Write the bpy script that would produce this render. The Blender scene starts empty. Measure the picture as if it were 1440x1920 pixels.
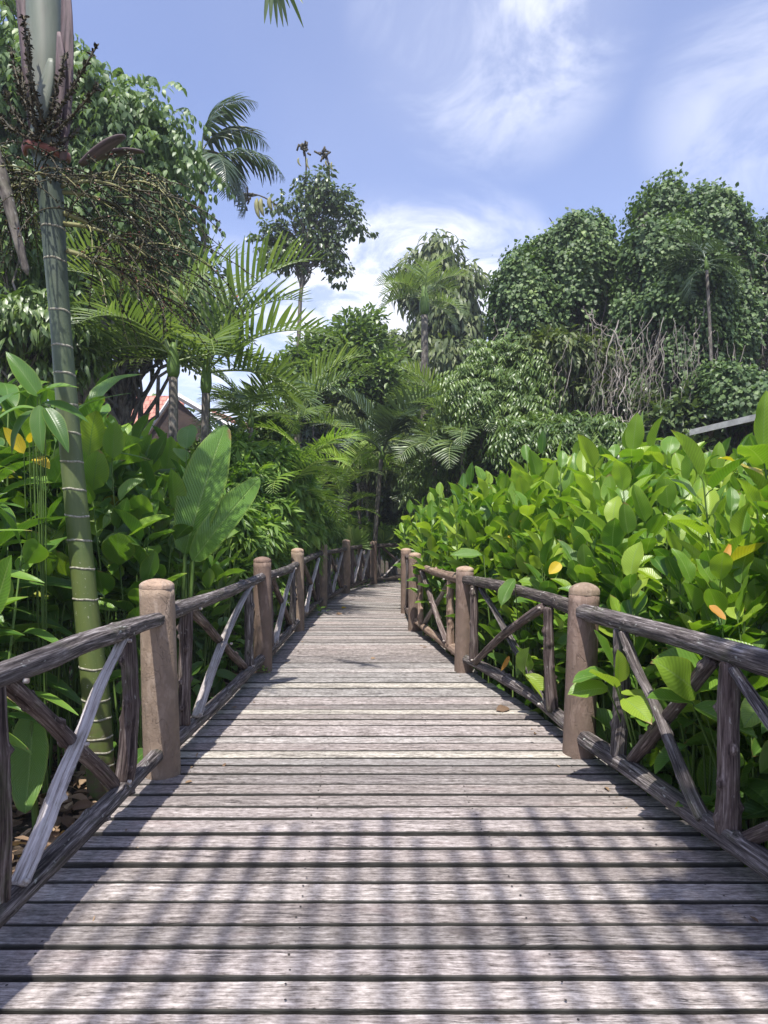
import bpy, math, random
import numpy as np
from mathutils import Vector
PI = math.pi
R = math.radians
rng = np.random.default_rng(7)
random.seed(7)
SC = bpy.context.scene
COL = SC.collection

# ------------------------------------------------------------------ camera, sky, sun, exposure
F_PX, HOR, CAMH = 1250.0, 985.0, 1.4        # focal length and horizon row for a 1440x1920 frame
cam = bpy.data.cameras.new('camera')
camo = bpy.data.objects.new('camera', cam); COL.objects.link(camo)
camo.location = (0, 0, CAMH); camo.rotation_euler = (R(90), 0, 0)
cam.sensor_fit = 'VERTICAL'; cam.sensor_height = 36.0; cam.sensor_width = 27.0
cam.lens = F_PX / 1920 * 36.0
cam.shift_y = (HOR - 960) / 1920
cam.clip_start = 0.05; cam.clip_end = 2000
SC.camera = camo

SUN_TO = Vector((-0.11, -0.46, 1.0)).normalized()
el = math.asin(SUN_TO.z); az = math.atan2(SUN_TO.x, SUN_TO.y)
world = bpy.data.worlds.new('World'); SC.world = world; world.use_nodes = True
wt = world.node_tree; wt.nodes.clear()
def wn(t, **k):
    n = wt.nodes.new(t)
    for a, b in k.items(): setattr(n, a, b)
    return n
wo = wn('ShaderNodeOutputWorld'); bg = wn('ShaderNodeBackground')
sky = wn('ShaderNodeTexSky', sky_type='NISHITA', sun_disc=False)
sky.sun_elevation = el; sky.sun_rotation = az
sky.air_density = 1.0; sky.dust_density = 0.6; sky.ozone_density = 2.5
tc = wn('ShaderNodeTexCoord')
sep = wn('ShaderNodeSeparateXYZ'); wt.links.new(tc.outputs['Generated'], sep.inputs[0])
def wmath(op, a, b=None, c=None, clamp=False):
    n = wn('ShaderNodeMath', operation=op, use_clamp=clamp)
    for i, v in enumerate((a, b, c)):
        if v is None: continue
        if isinstance(v, (int, float)): n.inputs[i].default_value = v
        else: wt.links.new(v, n.inputs[i])
    return n.outputs[0]
# clouds laid on a high flat layer: direction divided by its height
zc = wmath('ADD', wmath('MAXIMUM', sep.outputs[2], 0.0), 0.22)
cx = wmath('DIVIDE', sep.outputs[0], zc); cy = wmath('DIVIDE', sep.outputs[1], zc)
cmb = wn('ShaderNodeCombineXYZ'); wt.links.new(cx, cmb.inputs[0]); wt.links.new(cy, cmb.inputs[1])
def cloud(scale, loc, lo, hi, detail=6, rough=0.55, dist=0.3):
    m = wn('ShaderNodeMapping'); m.inputs['Location'].default_value = loc
    wt.links.new(cmb.outputs[0], m.inputs[0])
    n = wn('ShaderNodeTexNoise'); n.inputs['Scale'].default_value = scale
    n.inputs['Detail'].default_value = detail; n.inputs['Roughness'].default_value = rough
    n.inputs['Distortion'].default_value = dist
    wt.links.new(m.outputs[0], n.inputs['Vector'])
    r = wn('ShaderNodeMapRange', interpolation_type='SMOOTHSTEP')
    r.inputs[1].default_value = lo; r.inputs[2].default_value = hi
    wt.links.new(n.outputs['Fac'], r.inputs[0]); return r.outputs[0]
def puff(dx, dy, dz, r0, r1):
    """soft bank of cloud round one direction of the sky"""
    d = Vector((dx, dy, dz)).normalized()
    n = wn('ShaderNodeVectorMath', operation='DOT_PRODUCT'); n.inputs[1].default_value = d
    wt.links.new(tc.outputs['Generated'], n.inputs[0])
    r = wn('ShaderNodeMapRange', interpolation_type='SMOOTHSTEP')
    r.inputs[1].default_value = math.cos(R(r1)); r.inputs[2].default_value = math.cos(R(r0))
    wt.links.new(n.outputs['Value'], r.inputs[0]); return r.outputs[0]
def pdir(px, py): return ((px - 720) / F_PX, 1.0, (HOR - py) / F_PX)
veil = cloud(0.9, (3.1, 1.7, 0), 0.30, 0.85, detail=4, rough=0.5)
bank = cloud(3.6, (0.9, 2.9, 0), 0.38, 0.66, detail=9, rough=0.62, dist=.6)
p1 = puff(*pdir(930, 30), 0, 11); p2 = puff(*pdir(730, 580), 2, 10); p3 = puff(*pdir(1440, 200), 0, 9)
p4 = puff(*pdir(430, 760), 3, 15); p5 = puff(*pdir(1010, 352), 0.3, 3)
p6 = puff(*pdir(880, 560), 2, 9)
pm = wmath('ADD', wmath('ADD', wmath('MULTIPLY', p1, 0.6), wmath('MULTIPLY', p2, 1.25)),
           wmath('ADD', wmath('MULTIPLY', p3, 0.35), wmath('ADD', wmath('MULTIPLY', p4, 0.7), wmath('ADD', wmath('MULTIPLY', p5, 0.0), wmath('MULTIPLY', p6, .8)))))
cl = wmath('ADD', wmath('MULTIPLY', veil, 0.12), wmath('MULTIPLY', pm, wmath('ADD', wmath('MULTIPLY', bank, 1.0), 0.16)), clamp=True)
cl = wmath('MINIMUM', wmath('ADD', cl, 0.02), 0.93)
mixc = wn('ShaderNodeMix', data_type='RGBA')
tint = wn('ShaderNodeMix', data_type='RGBA', blend_type='MULTIPLY'); tint.inputs[0].default_value = 1.0
tint.inputs[7].default_value = (1.62, 1.36, 1.45, 1)
wt.links.new(sky.outputs[0], tint.inputs[6]); wt.links.new(tint.outputs[2], mixc.inputs[6])
mixc.inputs[7].default_value = (7.2, 7.4, 8.3, 1)
wt.links.new(cl, mixc.inputs[0]); wt.links.new(mixc.outputs[2], bg.inputs[0])
bg.inputs[1].default_value = 0.105
wt.links.new(bg.outputs[0], wo.inputs[0])

sl = bpy.data.lights.new('sun', 'SUN'); sl.energy = 4.2; sl.angle = R(0.65); sl.color = (1.0, 0.955, 0.90)
so = bpy.data.objects.new('sun', sl); COL.objects.link(so)
so.rotation_euler = (-SUN_TO).to_track_quat('-Z', 'Y').to_euler(); so.location = (0, 0, 30)
SC.view_settings.view_transform = 'Standard'; SC.view_settings.look = 'None'
SC.view_settings.exposure = 0.74; SC.view_settings.gamma = 1.0
try:
    SC.cycles.max_bounces = 8; SC.cycles.transmission_bounces = 4; SC.cycles.diffuse_bounces = 4
    SC.cycles.use_denoising = True
except Exception: pass

def P(px, py, Y):
    return np.array([(px - 720) / F_PX * Y, Y, CAMH - (py - HOR) / F_PX * Y])
def GX(px, Y): return (px - 720) / F_PX * Y
GZ = -0.45                                   # ground below the boardwalk

# ------------------------------------------------------------------ mesh helpers
class MB:
    def __init__(s): s.v = []; s.q = []; s.t = []; s.uv = []; s.r = []; s.lc = []; s.n = 0
    def add(s, V, Q=None, T=None, uv=None, rnd=0.5, lc=None):
        V = np.asarray(V, float).reshape(-1, 3); n = len(V)
        s.v.append(V)
        if Q is not None and len(Q): s.q.append(np.asarray(Q, np.int64).reshape(-1, 4) + s.n)
        if T is not None and len(T): s.t.append(np.asarray(T, np.int64).reshape(-1, 3) + s.n)
        s.uv.append(np.zeros((n, 2)) if uv is None else np.asarray(uv, float))
        s.r.append(np.full(n, rnd) if np.isscalar(rnd) else np.asarray(rnd, float))
        s.lc.append(V.copy() if lc is None else np.asarray(lc, float))
        s.n += n
    def build(s, name, mats, parent=None, smooth=True, loc=None):
        me = bpy.data.meshes.new(name)
        V = np.concatenate(s.v).astype(np.float32)
        Q = np.concatenate(s.q) if s.q else np.zeros((0, 4), np.int64)
        T = np.concatenate(s.t) if s.t else np.zeros((0, 3), np.int64)
        li = np.concatenate([Q.ravel(), T.ravel()]).astype(np.int32)
        ls = np.concatenate([np.arange(len(Q)) * 4, len(Q) * 4 + np.arange(len(T)) * 3]).astype(np.int32)
        lt = np.concatenate([np.full(len(Q), 4), np.full(len(T), 3)]).astype(np.int32)
        me.vertices.add(len(V)); me.vertices.foreach_set('co', V.ravel())
        me.loops.add(len(li)); me.loops.foreach_set('vertex_index', li)
        me.polygons.add(len(ls)); me.polygons.foreach_set('loop_start', ls); me.polygons.foreach_set('loop_total', lt)
        me.polygons.foreach_set('use_smooth', np.full(len(ls), smooth))
        me.update(calc_edges=True)
        uvl = me.uv_layers.new(name='UVMap'); uv = np.concatenate(s.uv).astype(np.float32)
        uvl.data.foreach_set('uv', uv[li].ravel())
        a = me.attributes.new('rnd', 'FLOAT', 'POINT'); a.data.foreach_set('value', np.concatenate(s.r).astype(np.float32))
        a = me.attributes.new('lc', 'FLOAT_VECTOR', 'POINT'); a.data.foreach_set('vector', np.concatenate(s.lc).astype(np.float32).ravel())
        me.materials.append(mats)
        o = bpy.data.objects.new(name, me); COL.objects.link(o)
        if parent is not None: o.parent = parent
        if loc is not None: o.location = loc
        return o

def tag(o, label=None, cat=None, group=None, kind=None):
    if label: o['label'] = label
    if cat: o['category'] = cat
    if group: o['group'] = group
    if kind: o['kind'] = kind
    return o
PH = 5.9
def thing(name, label, cat, loc=(0, 0, 0), group=None):
    o = bpy.data.objects.new(name, None); COL.objects.link(o); o.empty_display_size = 0.2
    o.location = tuple(float(x) for x in loc)
    return tag(o, label, cat, group)
def copy_tree(o, parent=None):
    c = o.copy(); COL.objects.link(c); c.parent = parent
    for ch in list(o.children): copy_tree(ch, c)
    return c
def norm(a): return a / np.maximum(np.linalg.norm(a, axis=-1, keepdims=True), 1e-9)

def tube_arrays(pts, rad, sides=8, off=0.0, rough=0.0, knots=0, seed=0, cap=True, flat=1.0, ridge=0.0):
    """swept tube; rad scalar or per point. returns V,Q,T,lc"""
    g = np.random.default_rng(seed)
    pts = np.asarray(pts, float); n = len(pts)
    rad = np.full(n, rad) if np.isscalar(rad) else np.asarray(rad, float)
    tan = norm(np.gradient(pts, axis=0))
    ref = np.array([0, 0, 1.0]) if abs(tan[0][2]) < 0.8 else np.array([0, 1.0, 0])
    A = norm(np.cross(tan, ref)); B = np.cross(tan, A)
    s = np.concatenate([[0], np.cumsum(np.linalg.norm(np.diff(pts, axis=0), axis=1))])
    th = np.arange(sides) / sides * 2 * PI
    rr = np.repeat(rad[:, None], sides, 1)
    if rough:
        ph = g.uniform(0, 6.28, 6)
        for k, (fa, fs) in enumerate(((2, 1.3), (3, 2.9), (5, 1.1), (7, .7), (9, 1.9), (4, 5.0))):
            rr = rr * (1 + rough * (0.6 if k > 2 else 1) * np.sin(fa * th[None] + fs * s[:, None] * 1.7 + ph[k]))
        rr = rr * (1 + rough * 0.5 * g.standard_normal((n, sides)))
    if ridge:
        pr = g.standard_normal(sides) * ridge
        rr = rr * (1 + pr[None] * (0.6 + 0.4 * np.sin(s[:, None] * 3 + g.uniform(0, 6, sides)[None])))
    for k in range(knots):
        ks = g.uniform(0.05, 0.95) * s[-1]; ka = g.uniform(0, 2 * PI); kw = g.uniform(.012, .022)
        da = (th[None] - ka + PI) % (2 * PI) - PI
        rr = rr + g.uniform(.010, .022) * np.exp(-(((s[:, None] - ks) / kw) ** 2 + (da * rad.mean() / kw) ** 2))
    V = pts[:, None] + rr[..., None] * (np.cos(th)[None, :, None] * A[:, None] + flat * np.sin(th)[None, :, None] * B[:, None])
    lc = np.stack([rr * np.cos(th)[None], rr * np.sin(th)[None], np.repeat(s[:, None], sides, 1) + off], -1)
    i = np.arange(n - 1)[:, None] * sides; j = np.arange(sides)[None]; j2 = (j + 1) % sides
    Q = np.stack([i + j, i + j2, i + sides + j2, i + sides + j], -1).reshape(-1, 4)
    V = V.reshape(-1, 3); lc = lc.reshape(-1, 3); T = []
    if cap:
        c0, c1 = len(V), len(V) + 1
        V = np.vstack([V, pts[0], pts[-1]]); lc = np.vstack([lc, [0, 0, off], [0, 0, s[-1] + off]])
        for k in range(sides):
            T.append([c0, (k + 1) % sides, k]); T.append([c1, (n - 1) * sides + k, (n - 1) * sides + (k + 1) % sides])
    return V, Q, T, lc
def tube(mb, pts, rad, sides=8, rnd=0.5, **k):
    V, Q, T, lc = tube_arrays(pts, rad, sides, **k); mb.add(V, Q, T, lc=lc, rnd=rnd)
def curve(p0, p1, bow=(0, 0, 0), n=8, wob=0.0, g=rng):
    t = np.linspace(0, 1, n)[:, None]; p0 = np.asarray(p0, float); p1 = np.asarray(p1, float)
    c = p0 * (1 - t) + p1 * t + 4 * t * (1 - t) * np.asarray(bow, float)
    if wob:
        w = g.standard_normal((n, 3)) * wob; w[0] = 0; w[-1] = 0; c = c + w
    return c
def box(mb, p0, p1, rnd=0.5):
    x0, y0, z0 = p0; x1, y1, z1 = p1
    V = [(x0, y0, z0), (x1, y0, z0), (x1, y1, z0), (x0, y1, z0), (x0, y0, z1), (x1, y0, z1), (x1, y1, z1), (x0, y1, z1)]
    mb.add(V, [(0, 3, 2, 1), (4, 5, 6, 7), (0, 1, 5, 4), (1, 2, 6, 5), (2, 3, 7, 6), (3, 0, 4, 7)], rnd=rnd)

# ------------------------------------------------------------------ leaf templates: along +X, width Y, face +Z
def leaf_tpl(rows=8, cols=4, wid=0.35, peak=0.45, fold=0.25, droop=0.2, wave=0.0, tip=1.0, base=0.6, seed=0, cup=0.0):
    g = np.random.default_rng(seed)
    u = np.linspace(0, 1, rows + 1); a = math.log(0.5) / math.log(peak)
    w = np.sin(PI * u ** a) ** base * (1 - 0.25 * u ** 3 * tip) * wid * 0.5
    w[0] = 0.012; w[-1] = 0.004
    v = np.linspace(-1, 1, cols + 1)
    U, Vv = np.meshgrid(u, v, indexing='ij'); W = w[:, None] * Vv
    Z = np.abs(W) * fold - droop * U ** 2 + cup * (Vv ** 2) * w[:, None]
    if wave:
        ph = g.uniform(0, 6, 3)
        Z = Z + wave * wid * np.abs(Vv) * (np.sin(U * 9 + ph[0] + Vv * 1.5) + .6 * np.sin(U * 17 + ph[1]))
        W = W + wave * 0.3 * np.sin(U * 4 + ph[2]) * U * wid
    X = U - 0.25 * droop * U ** 2
    V = np.stack([X, W, Z], -1).reshape(-1, 3)
    uv = np.stack([U, (Vv + 1) / 2], -1).reshape(-1, 2)
    c = cols + 1; i = np.arange(rows)[:, None] * c; j = np.arange(cols)[None]
    Q = np.stack([i + j, i + c + j, i + c + j + 1, i + j + 1], -1).reshape(-1, 4)
    return V, Q, uv
def scatter(mb, tpls, pos, d, up, size, wsc=1.0, rnd=None, g=rng):
    pos = np.asarray(pos, float); n = len(pos)
    if n == 0: return
    d = norm(np.asarray(d, float)); up = np.asarray(up, float)
    if up.ndim == 1: up = np.repeat(up[None], n, 0)
    S = np.cross(up, d); bad = np.linalg.norm(S, axis=1) < 1e-3; S[bad] = [1, 0, 0]
    S = norm(S); N = np.cross(d, S)
    size = np.full(n, size) if np.isscalar(size) else np.asarray(size, float)
    wsc = np.full(n, wsc) if np.isscalar(wsc) else wsc
    rnd = g.random(n) if rnd is None else rnd
    if not isinstance(tpls, list): tpls = [tpls]
    pick = g.integers(0, len(tpls), n)
    for k, (V, Q, uv) in enumerate(tpls):
        m = np.where(pick == k)[0]
        if not len(m): continue
        sz = size[m][:, None, None]
        W = pos[m][:, None] + sz * (V[None, :, 0:1] * d[m][:, None] + wsc[m][:, None, None] * V[None, :, 1:2] * S[m][:, None] + V[None, :, 2:3] * N[m][:, None])
        nv = len(V)
        QQ = (Q[None] + (np.arange(len(m)) * nv)[:, None, None]).reshape(-1, 4)
        mb.add(W.reshape(-1, 3), QQ, uv=np.tile(uv, (len(m), 1)), rnd=np.repeat(rnd[m], nv))
SM_OVAL = [leaf_tpl(3, 2, .46, .45, .3, .15, seed=i) for i in range(1)] + [leaf_tpl(3, 2, .42, .5, .1, .3, seed=9)]
SM_ROUND = [leaf_tpl(3, 2, .85, .38, .25, .2), leaf_tpl(3, 2, .75, .42, .0, .35)]
SM_NARROW = [leaf_tpl(3, 2, .2, .4, .3, .3), leaf_tpl(3, 2, .17, .4, .2, .55)]
GING = [leaf_tpl(9, 4, w, pk, fo, dr, wave=wv, seed=i, base=.58) for i, (w, pk, fo, dr, wv) in enumerate(
    [(.54, .45, .45, .10, .02), (.60, .5, .3, .22, .04), (.50, .42, .6, .05, .02), (.62, .48, .2, .32, .05), (.52, .5, .75, .15, .03), (.57, .45, .35, -.10, .03)])]
HELI = [leaf_tpl(12, 4, w, pk, fo, dr, wave=wv, seed=20 + i, base=.7) for i, (w, pk, fo, dr, wv) in enumerate(
    [(.30, .42, .4, .35, .03), (.27, .45, .3, .6, .04), (.33, .4, .5, .2, .03), (.26, .42, .25, .8, .04)])]

# ------------------------------------------------------------------ materials
class NT:
    def __init__(s, name):
        s.m = bpy.data.materials.new(name); s.m.use_nodes = True; s.t = s.m.node_tree; s.t.nodes.clear()
        s.out = s.n('ShaderNodeOutputMaterial')
    def n(s, t, ins=None, **k):
        x = s.t.nodes.new(t)
        for a, b in k.items(): setattr(x, a, b)
        for a, b in (ins or {}).items(): s.set(x, a, b)
        return x
    def set(s, x, a, b):
        if isinstance(b, bpy.types.NodeSocket): s.t.links.new(b, x.inputs[a])
        else: x.inputs[a].default_value = b
    def math(s, op, a, b=0.0, clamp=False):
        return s.n('ShaderNodeMath', {0: a, 1: b}, operation=op, use_clamp=clamp).outputs[0]
    def mix(s, f, a, b, mode='MIX'):
        x = s.n('ShaderNodeMix', {0: f, 6: a, 7: b}, data_type='RGBA', blend_type=mode); return x.outputs[2]
    def noise(s, vec, scale, detail=4, rough=.55, dist=0.0):
        return s.n('ShaderNodeTexNoise', {'Vector': vec, 'Scale': scale, 'Detail': detail, 'Roughness': rough, 'Distortion': dist}).outputs['Fac']
    def map(s, vec, scale=(1, 1, 1), loc=(0, 0, 0)):
        return s.n('ShaderNodeMapping', {0: vec, 'Scale': scale, 'Location': loc}).outputs[0]
    def ramp(s, f, stops, interp='LINEAR'):
        x = s.n('ShaderNodeValToRGB', {0: f}); cr = x.color_ramp; cr.interpolation = interp
        while len(cr.elements) > 1: cr.elements.remove(cr.elements[0])
        for i, (p, c) in enumerate(stops):
            e = cr.elements[0] if i == 0 else cr.elements.new(p)
            e.position = p; e.color = (c if len(c) == 4 else (*c, 1)) if not isinstance(c, float) else (c, c, c, 1)
        return x.outputs[0]
    def rng(s, v, a, b, c=0.0, d=1.0):
        return s.n('ShaderNodeMapRange', {0: v, 1: a, 2: b, 3: c, 4: d}).outputs[0]
    def attr(s, name): return s.n('ShaderNodeAttribute', attribute_name=name)
    def finish(s, col, rough=.6, bump=None, bstr=.5, bdist=.01, spec=.5, trans=0.0, tcol=None):
        b = s.n('ShaderNodeBsdfPrincipled', {'Base Color': col, 'Roughness': rough, 'Specular IOR Level': spec})
        if bump is not None:
            bn = s.n('ShaderNodeBump', {'Height': bump, 'Strength': bstr, 'Distance': bdist}); s.t.links.new(bn.outputs[0], b.inputs['Normal'])
        sh = b.outputs[0]
        if trans:
            tr = s.n('ShaderNodeBsdfTranslucent', {0: tcol if tcol is not None else col})
            mx = s.n('ShaderNodeMixShader', {0: trans, 1: sh, 2: tr.outputs[0]}); sh = mx.outputs[0]
        s.t.links.new(sh, s.out.inputs[0]); return s.m

def leaf_mat(name, stops, rough=.42, bs=.2, trans=.3, vein=0, ribcol=None, spec=.5, ttint=(1.25, 1.35, .5), patch=0.0, spots=0.0):
    k = NT(name); r = k.attr('rnd').outputs['Fac']
    oi = k.n('ShaderNodeObjectInfo').outputs['Random']
    f = k.math('ADD', k.math('MULTIPLY', r, .86), k.math('MULTIPLY', oi, .14))
    col = k.ramp(f, [(p, tuple(min(.8, c * LMUL) for c in cc)) for p, cc in stops])
    uv = k.n('ShaderNodeTexCoord').outputs['UV']; sp = k.n('ShaderNodeSeparateXYZ', {0: uv})
    u, v = sp.outputs[0], sp.outputs[1]
    bump = None
    if vein:
        av = k.math('ABSOLUTE', k.math('SUBTRACT', v, .5))
        ph = k.math('SUBTRACT', k.math('MULTIPLY', u, vein), k.math('MULTIPLY', av, vein * .45))
        wv = k.math('SINE', k.math('MULTIPLY', ph, 6.283))
        rib = k.rng(av, 0.0, .05, 1.0, 0.0)
        bump = k.math('ADD', k.math('MULTIPLY', wv, .5), k.math('MULTIPLY', rib, -2.5))
        if ribcol: col = k.mix(k.math('MULTIPLY', k.rng(av, 0.012, .032, 1.0, 0.0), .75), col, (*ribcol, 1))
        shade = k.rng(wv, -1, 1, .90, 1.07)
        cs = k.n('ShaderNodeCombineXYZ', {0: shade, 1: shade, 2: shade}).outputs[0]
        col = k.mix(1.0, col, cs, 'MULTIPLY')
        tn = k.noise(k.n('ShaderNodeTexCoord').outputs['Object'], 7.0, 3)
        tip = k.math('MULTIPLY', k.rng(k.math('ADD', u, k.math('MULTIPLY', av, .2)), .96, 1.0), k.rng(tn, .55, .62)); col = k.mix(k.math('MULTIPLY', tip, .9), col, (.26, .16, .07, 1))
        big = k.noise(k.n('ShaderNodeTexCoord').outputs['Object'], 3.0, 4); col = k.mix(k.rng(big, .45, .7, 0, .35), col, k.mix(1.0, col, (.62, .72, .8, 1), 'MULTIPLY'))
        edge = k.rng(av, .42, .5, 0.0, .25); col = k.mix(edge, col, (.38, .42, .06, 1))
    if patch:
        nz = k.noise(k.n('ShaderNodeTexCoord').outputs['Object'], 9.0, 3)
        col = k.mix(k.rng(nz, .62, .75, 0, patch), col, (.30, .33, .05, 1))
    if spots:
        nz = k.noise(k.n('ShaderNodeTexCoord').outputs['Object'], 60.0, 2)
        col = k.mix(k.rng(nz, .70, .75, 0, spots), col, (.42, .45, .3, 1))
    tcol = k.mix(1.0, col, (*ttint, 1), 'MULTIPLY')
    return k.finish(col, rough, bump, bs, .003 + bs * .006, spec, trans, tcol)

LMUL = 1.3
LM = {}
LM['ginger'] = leaf_mat('bright_ginger_leaf', [(0, (.045, .115, .016)), (.35, (.095, .19, .022)), (.7, (.18, .285, .030)), (.9, (.26, .35, .042)), (.955, (.23, .36, .04)), (.975, (.45, .30, .02)), (1, (.36, .20, .03))],
                        .36, trans=.40, vein=16, ribcol=(.26, .38, .10), spots=.3)
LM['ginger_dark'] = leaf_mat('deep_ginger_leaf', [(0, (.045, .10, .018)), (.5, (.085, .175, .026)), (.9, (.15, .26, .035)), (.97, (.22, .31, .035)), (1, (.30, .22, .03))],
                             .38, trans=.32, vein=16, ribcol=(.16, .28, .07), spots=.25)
LM['heli'] = leaf_mat('dark_paddle_leaf', [(0, (.040, .095, .018)), (.5, (.080, .165, .026)), (.88, (.14, .245, .034)), (.95, (.17, .26, .03)), (1, (.40, .34, .03))],
                      .33, trans=.28, vein=22, ribcol=(.17, .27, .08))
LM['banana'] = leaf_mat('banana_leaf', [(0, (.085, .17, .03)), (1, (.11, .215, .035))], .36, trans=.30, vein=34, ribcol=(.24, .37, .11), spots=.3, bs=.5)
LM['palm'] = leaf_mat('palm_leaf', [(0, (.062, .10, .036)), (.6, (.13, .185, .065)), (1, (.27, .33, .12))], .36, trans=.36, spec=.8)
LM['palm_dark'] = leaf_mat('dark_palm_leaf', [(0, (.030, .052, .028)), (.6, (.052, .082, .042)), (1, (.09, .13, .06))], .36, trans=.22, spec=.8)
LM['palm_lime'] = leaf_mat('lime_palm_leaf', [(0, (.11, .19, .035)), (.6, (.20, .30, .06)), (1, (.34, .40, .12))], .4, trans=.38)
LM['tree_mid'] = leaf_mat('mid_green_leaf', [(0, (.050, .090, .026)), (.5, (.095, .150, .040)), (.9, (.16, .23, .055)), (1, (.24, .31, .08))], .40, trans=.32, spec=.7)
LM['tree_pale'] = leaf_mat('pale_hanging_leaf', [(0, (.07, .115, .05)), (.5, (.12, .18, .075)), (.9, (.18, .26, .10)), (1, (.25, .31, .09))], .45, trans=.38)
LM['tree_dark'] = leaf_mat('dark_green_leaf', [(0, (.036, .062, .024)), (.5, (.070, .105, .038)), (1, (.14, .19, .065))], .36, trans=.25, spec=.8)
LM['tree_olive'] = leaf_mat('olive_brown_leaf', [(0, (.045, .07, .025)), (.5, (.085, .115, .038)), (.9, (.15, .18, .06)), (1, (.26, .25, .11))], .5, trans=.25)
LM['vine'] = leaf_mat('creeper_leaf', [(0, (.036, .070, .022)), (.5, (.070, .120, .036)), (.9, (.12, .185, .050)), (1, (.20, .27, .08))], .55, trans=.25, spec=.5)
LM['bamboo'] = leaf_mat('narrow_bright_leaf', [(0, (.065, .13, .03)), (.6, (.14, .235, .045)), (1, (.26, .36, .07))], .42, trans=.42)
LM['dead'] = leaf_mat('dead_leaf', [(0, (.09, .055, .032)), (.5, (.17, .11, .065)), (1, (.32, .23, .14))], .8, trans=.1)
LM['yellow'] = leaf_mat('yellowed_leaf', [(0, (.42, .30, .02)), (1, (.55, .40, .03))], .5, trans=.4, vein=14, ribcol=(.5, .45, .1))
LM['orange'] = leaf_mat('orange_dry_leaf', [(0, (.42, .19, .03)), (1, (.50, .30, .05))], .6, trans=.35, vein=14, ribcol=(.5, .35, .1))

def bark_mat(name, cols, cs=(60, 60, 5), rough=.85, bdist=.006, lichen=0.0, crack=.5):
    k = NT(name); lc = k.attr('lc').outputs['Vector']; r = k.attr('rnd').outputs['Fac']
    v = k.n('ShaderNodeVectorMath', {0: lc, 1: k.n('ShaderNodeCombineXYZ', {2: k.math('MULTIPLY', r, 37.0)}).outputs[0]}, operation='ADD').outputs[0]
    g1 = k.noise(k.map(v, cs), 1.0, 6, .62, .4)
    g2 = k.noise(k.map(v, (cs[0] * 2.6, cs[1] * 2.6, cs[2] * 1.5)), 1.0, 4, .6, .2)
    g3 = k.noise(k.map(v, (7, 7, 3)), 1.0, 3)
    f = k.math('ADD', k.math('MULTIPLY', g1, .6), k.math('MULTIPLY', g2, .4))
    col = k.ramp(f, [(.39, cols[0]), (.46, cols[1]), (.54, cols[2]), (.63, cols[3])])
    col = k.mix(k.rng(g3, .35, .7, 0, .45), col, (*cols[1], 1))
    val = k.rng(r, 0, 1, .8, 1.2); col = k.mix(1.0, col, k.n('ShaderNodeCombineXYZ', {0: val, 1: val, 2: val}).outputs[0], 'MULTIPLY')
    if lichen:
        l = k.noise(k.map(v, (25, 25, 14)), 1.0, 3, .6)
        col = k.mix(k.rng(l, .66, .72, 0, lichen), col, (.50, .52, .47, 1))
        l2 = k.noise(k.map(v, (12, 12, 8)), 1.0, 3, .6)
        col = k.mix(k.rng(l2, .55, .75, 0, .35), col, (.10, .12, .05, 1))
    return k.finish(col, rough, f, .9, bdist, .25)
M = {}
M['log'] = bark_mat('weathered_log', [(.014, .012, .012), (.066, .055, .052), (.155, .135, .127), (.40, .365, .35)], (75, 75, 5), lichen=.7, bdist=.01)
M['log_dark'] = bark_mat('dark_bark_log', [(.012, .010, .009), (.05, .041, .036), (.12, .10, .088), (.30, .26, .23)], (75, 75, 6), lichen=.85, bdist=.012)
M['log_brown'] = bark_mat('brown_log', [(.018, .012, .011), (.070, .050, .044), (.145, .112, .100), (.33, .28, .25)], (60, 60, 4), lichen=.5, bdist=.008)
M['log_pale'] = bark_mat('bleached_split_timber', [(.10, .085, .075), (.33, .29, .265), (.50, .46, .43), (.68, .64, .60)], (80, 80, 3.5), lichen=.2, bdist=.007)
M['log_new'] = bark_mat('newer_tan_log', [(.08, .05, .035), (.22, .15, .11), (.33, .24, .18), (.46, .36, .29)], (45, 45, 4), lichen=.2, bdist=.006)
M['trunk'] = bark_mat('grey_tree_bark', [(.05, .042, .035), (.12, .105, .09), (.20, .18, .15), (.32, .30, .26)], (14, 14, 6), lichen=.5, bdist=.02)
M['twig'] = bark_mat('twig_bark', [(.04, .033, .022), (.08, .07, .045), (.13, .115, .08), (.2, .18, .13)], (30, 30, 5))
M['vine_stem'] = bark_mat('pale_vine_bark', [(.12, .10, .08), (.22, .19, .16), (.32, .29, .25), (.45, .42, .37)], (40, 40, 6))
M['stem'] = bark_mat('green_stem', [(.05, .10, .02), (.085, .15, .03), (.12, .19, .045), (.17, .23, .06)], (30, 30, 3), rough=.5, bdist=.002)
M['stalk'] = bark_mat('yellowish_fruit_stalk', [(.13, .13, .05), (.22, .22, .09), (.30, .29, .13), (.40, .38, .2)], (30, 30, 6), rough=.6)
M['fruit_dark'] = bark_mat('dark_fruit_strand', [(.02, .025, .012), (.045, .045, .02), (.08, .06, .03), (.15, .10, .05)], (90, 90, 60), rough=.5)
M['sheath'] = bark_mat('purplish_sheath', [(.06, .045, .045), (.12, .09, .09), (.18, .13, .13), (.26, .2, .2)], (18, 18, 2.5), rough=.6)
M['rust_sheath'] = bark_mat('rust_red_sheath', [(.16, .055, .04), (.26, .10, .075), (.34, .15, .11), (.42, .2, .16)], (25, 25, 4), rough=.6)

def berry_mat():
    k = NT('red_berry'); r = k.attr('rnd').outputs['Fac']
    return k.finish(k.ramp(r, [(0, (.03, .05, .02)), (.45, (.07, .07, .03)), (.62, (.12, .07, .035)), (.8, (.28, .05, .03)), (1, (.40, .06, .03))]), .4)
M['berry'] = berry_mat()

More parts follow.
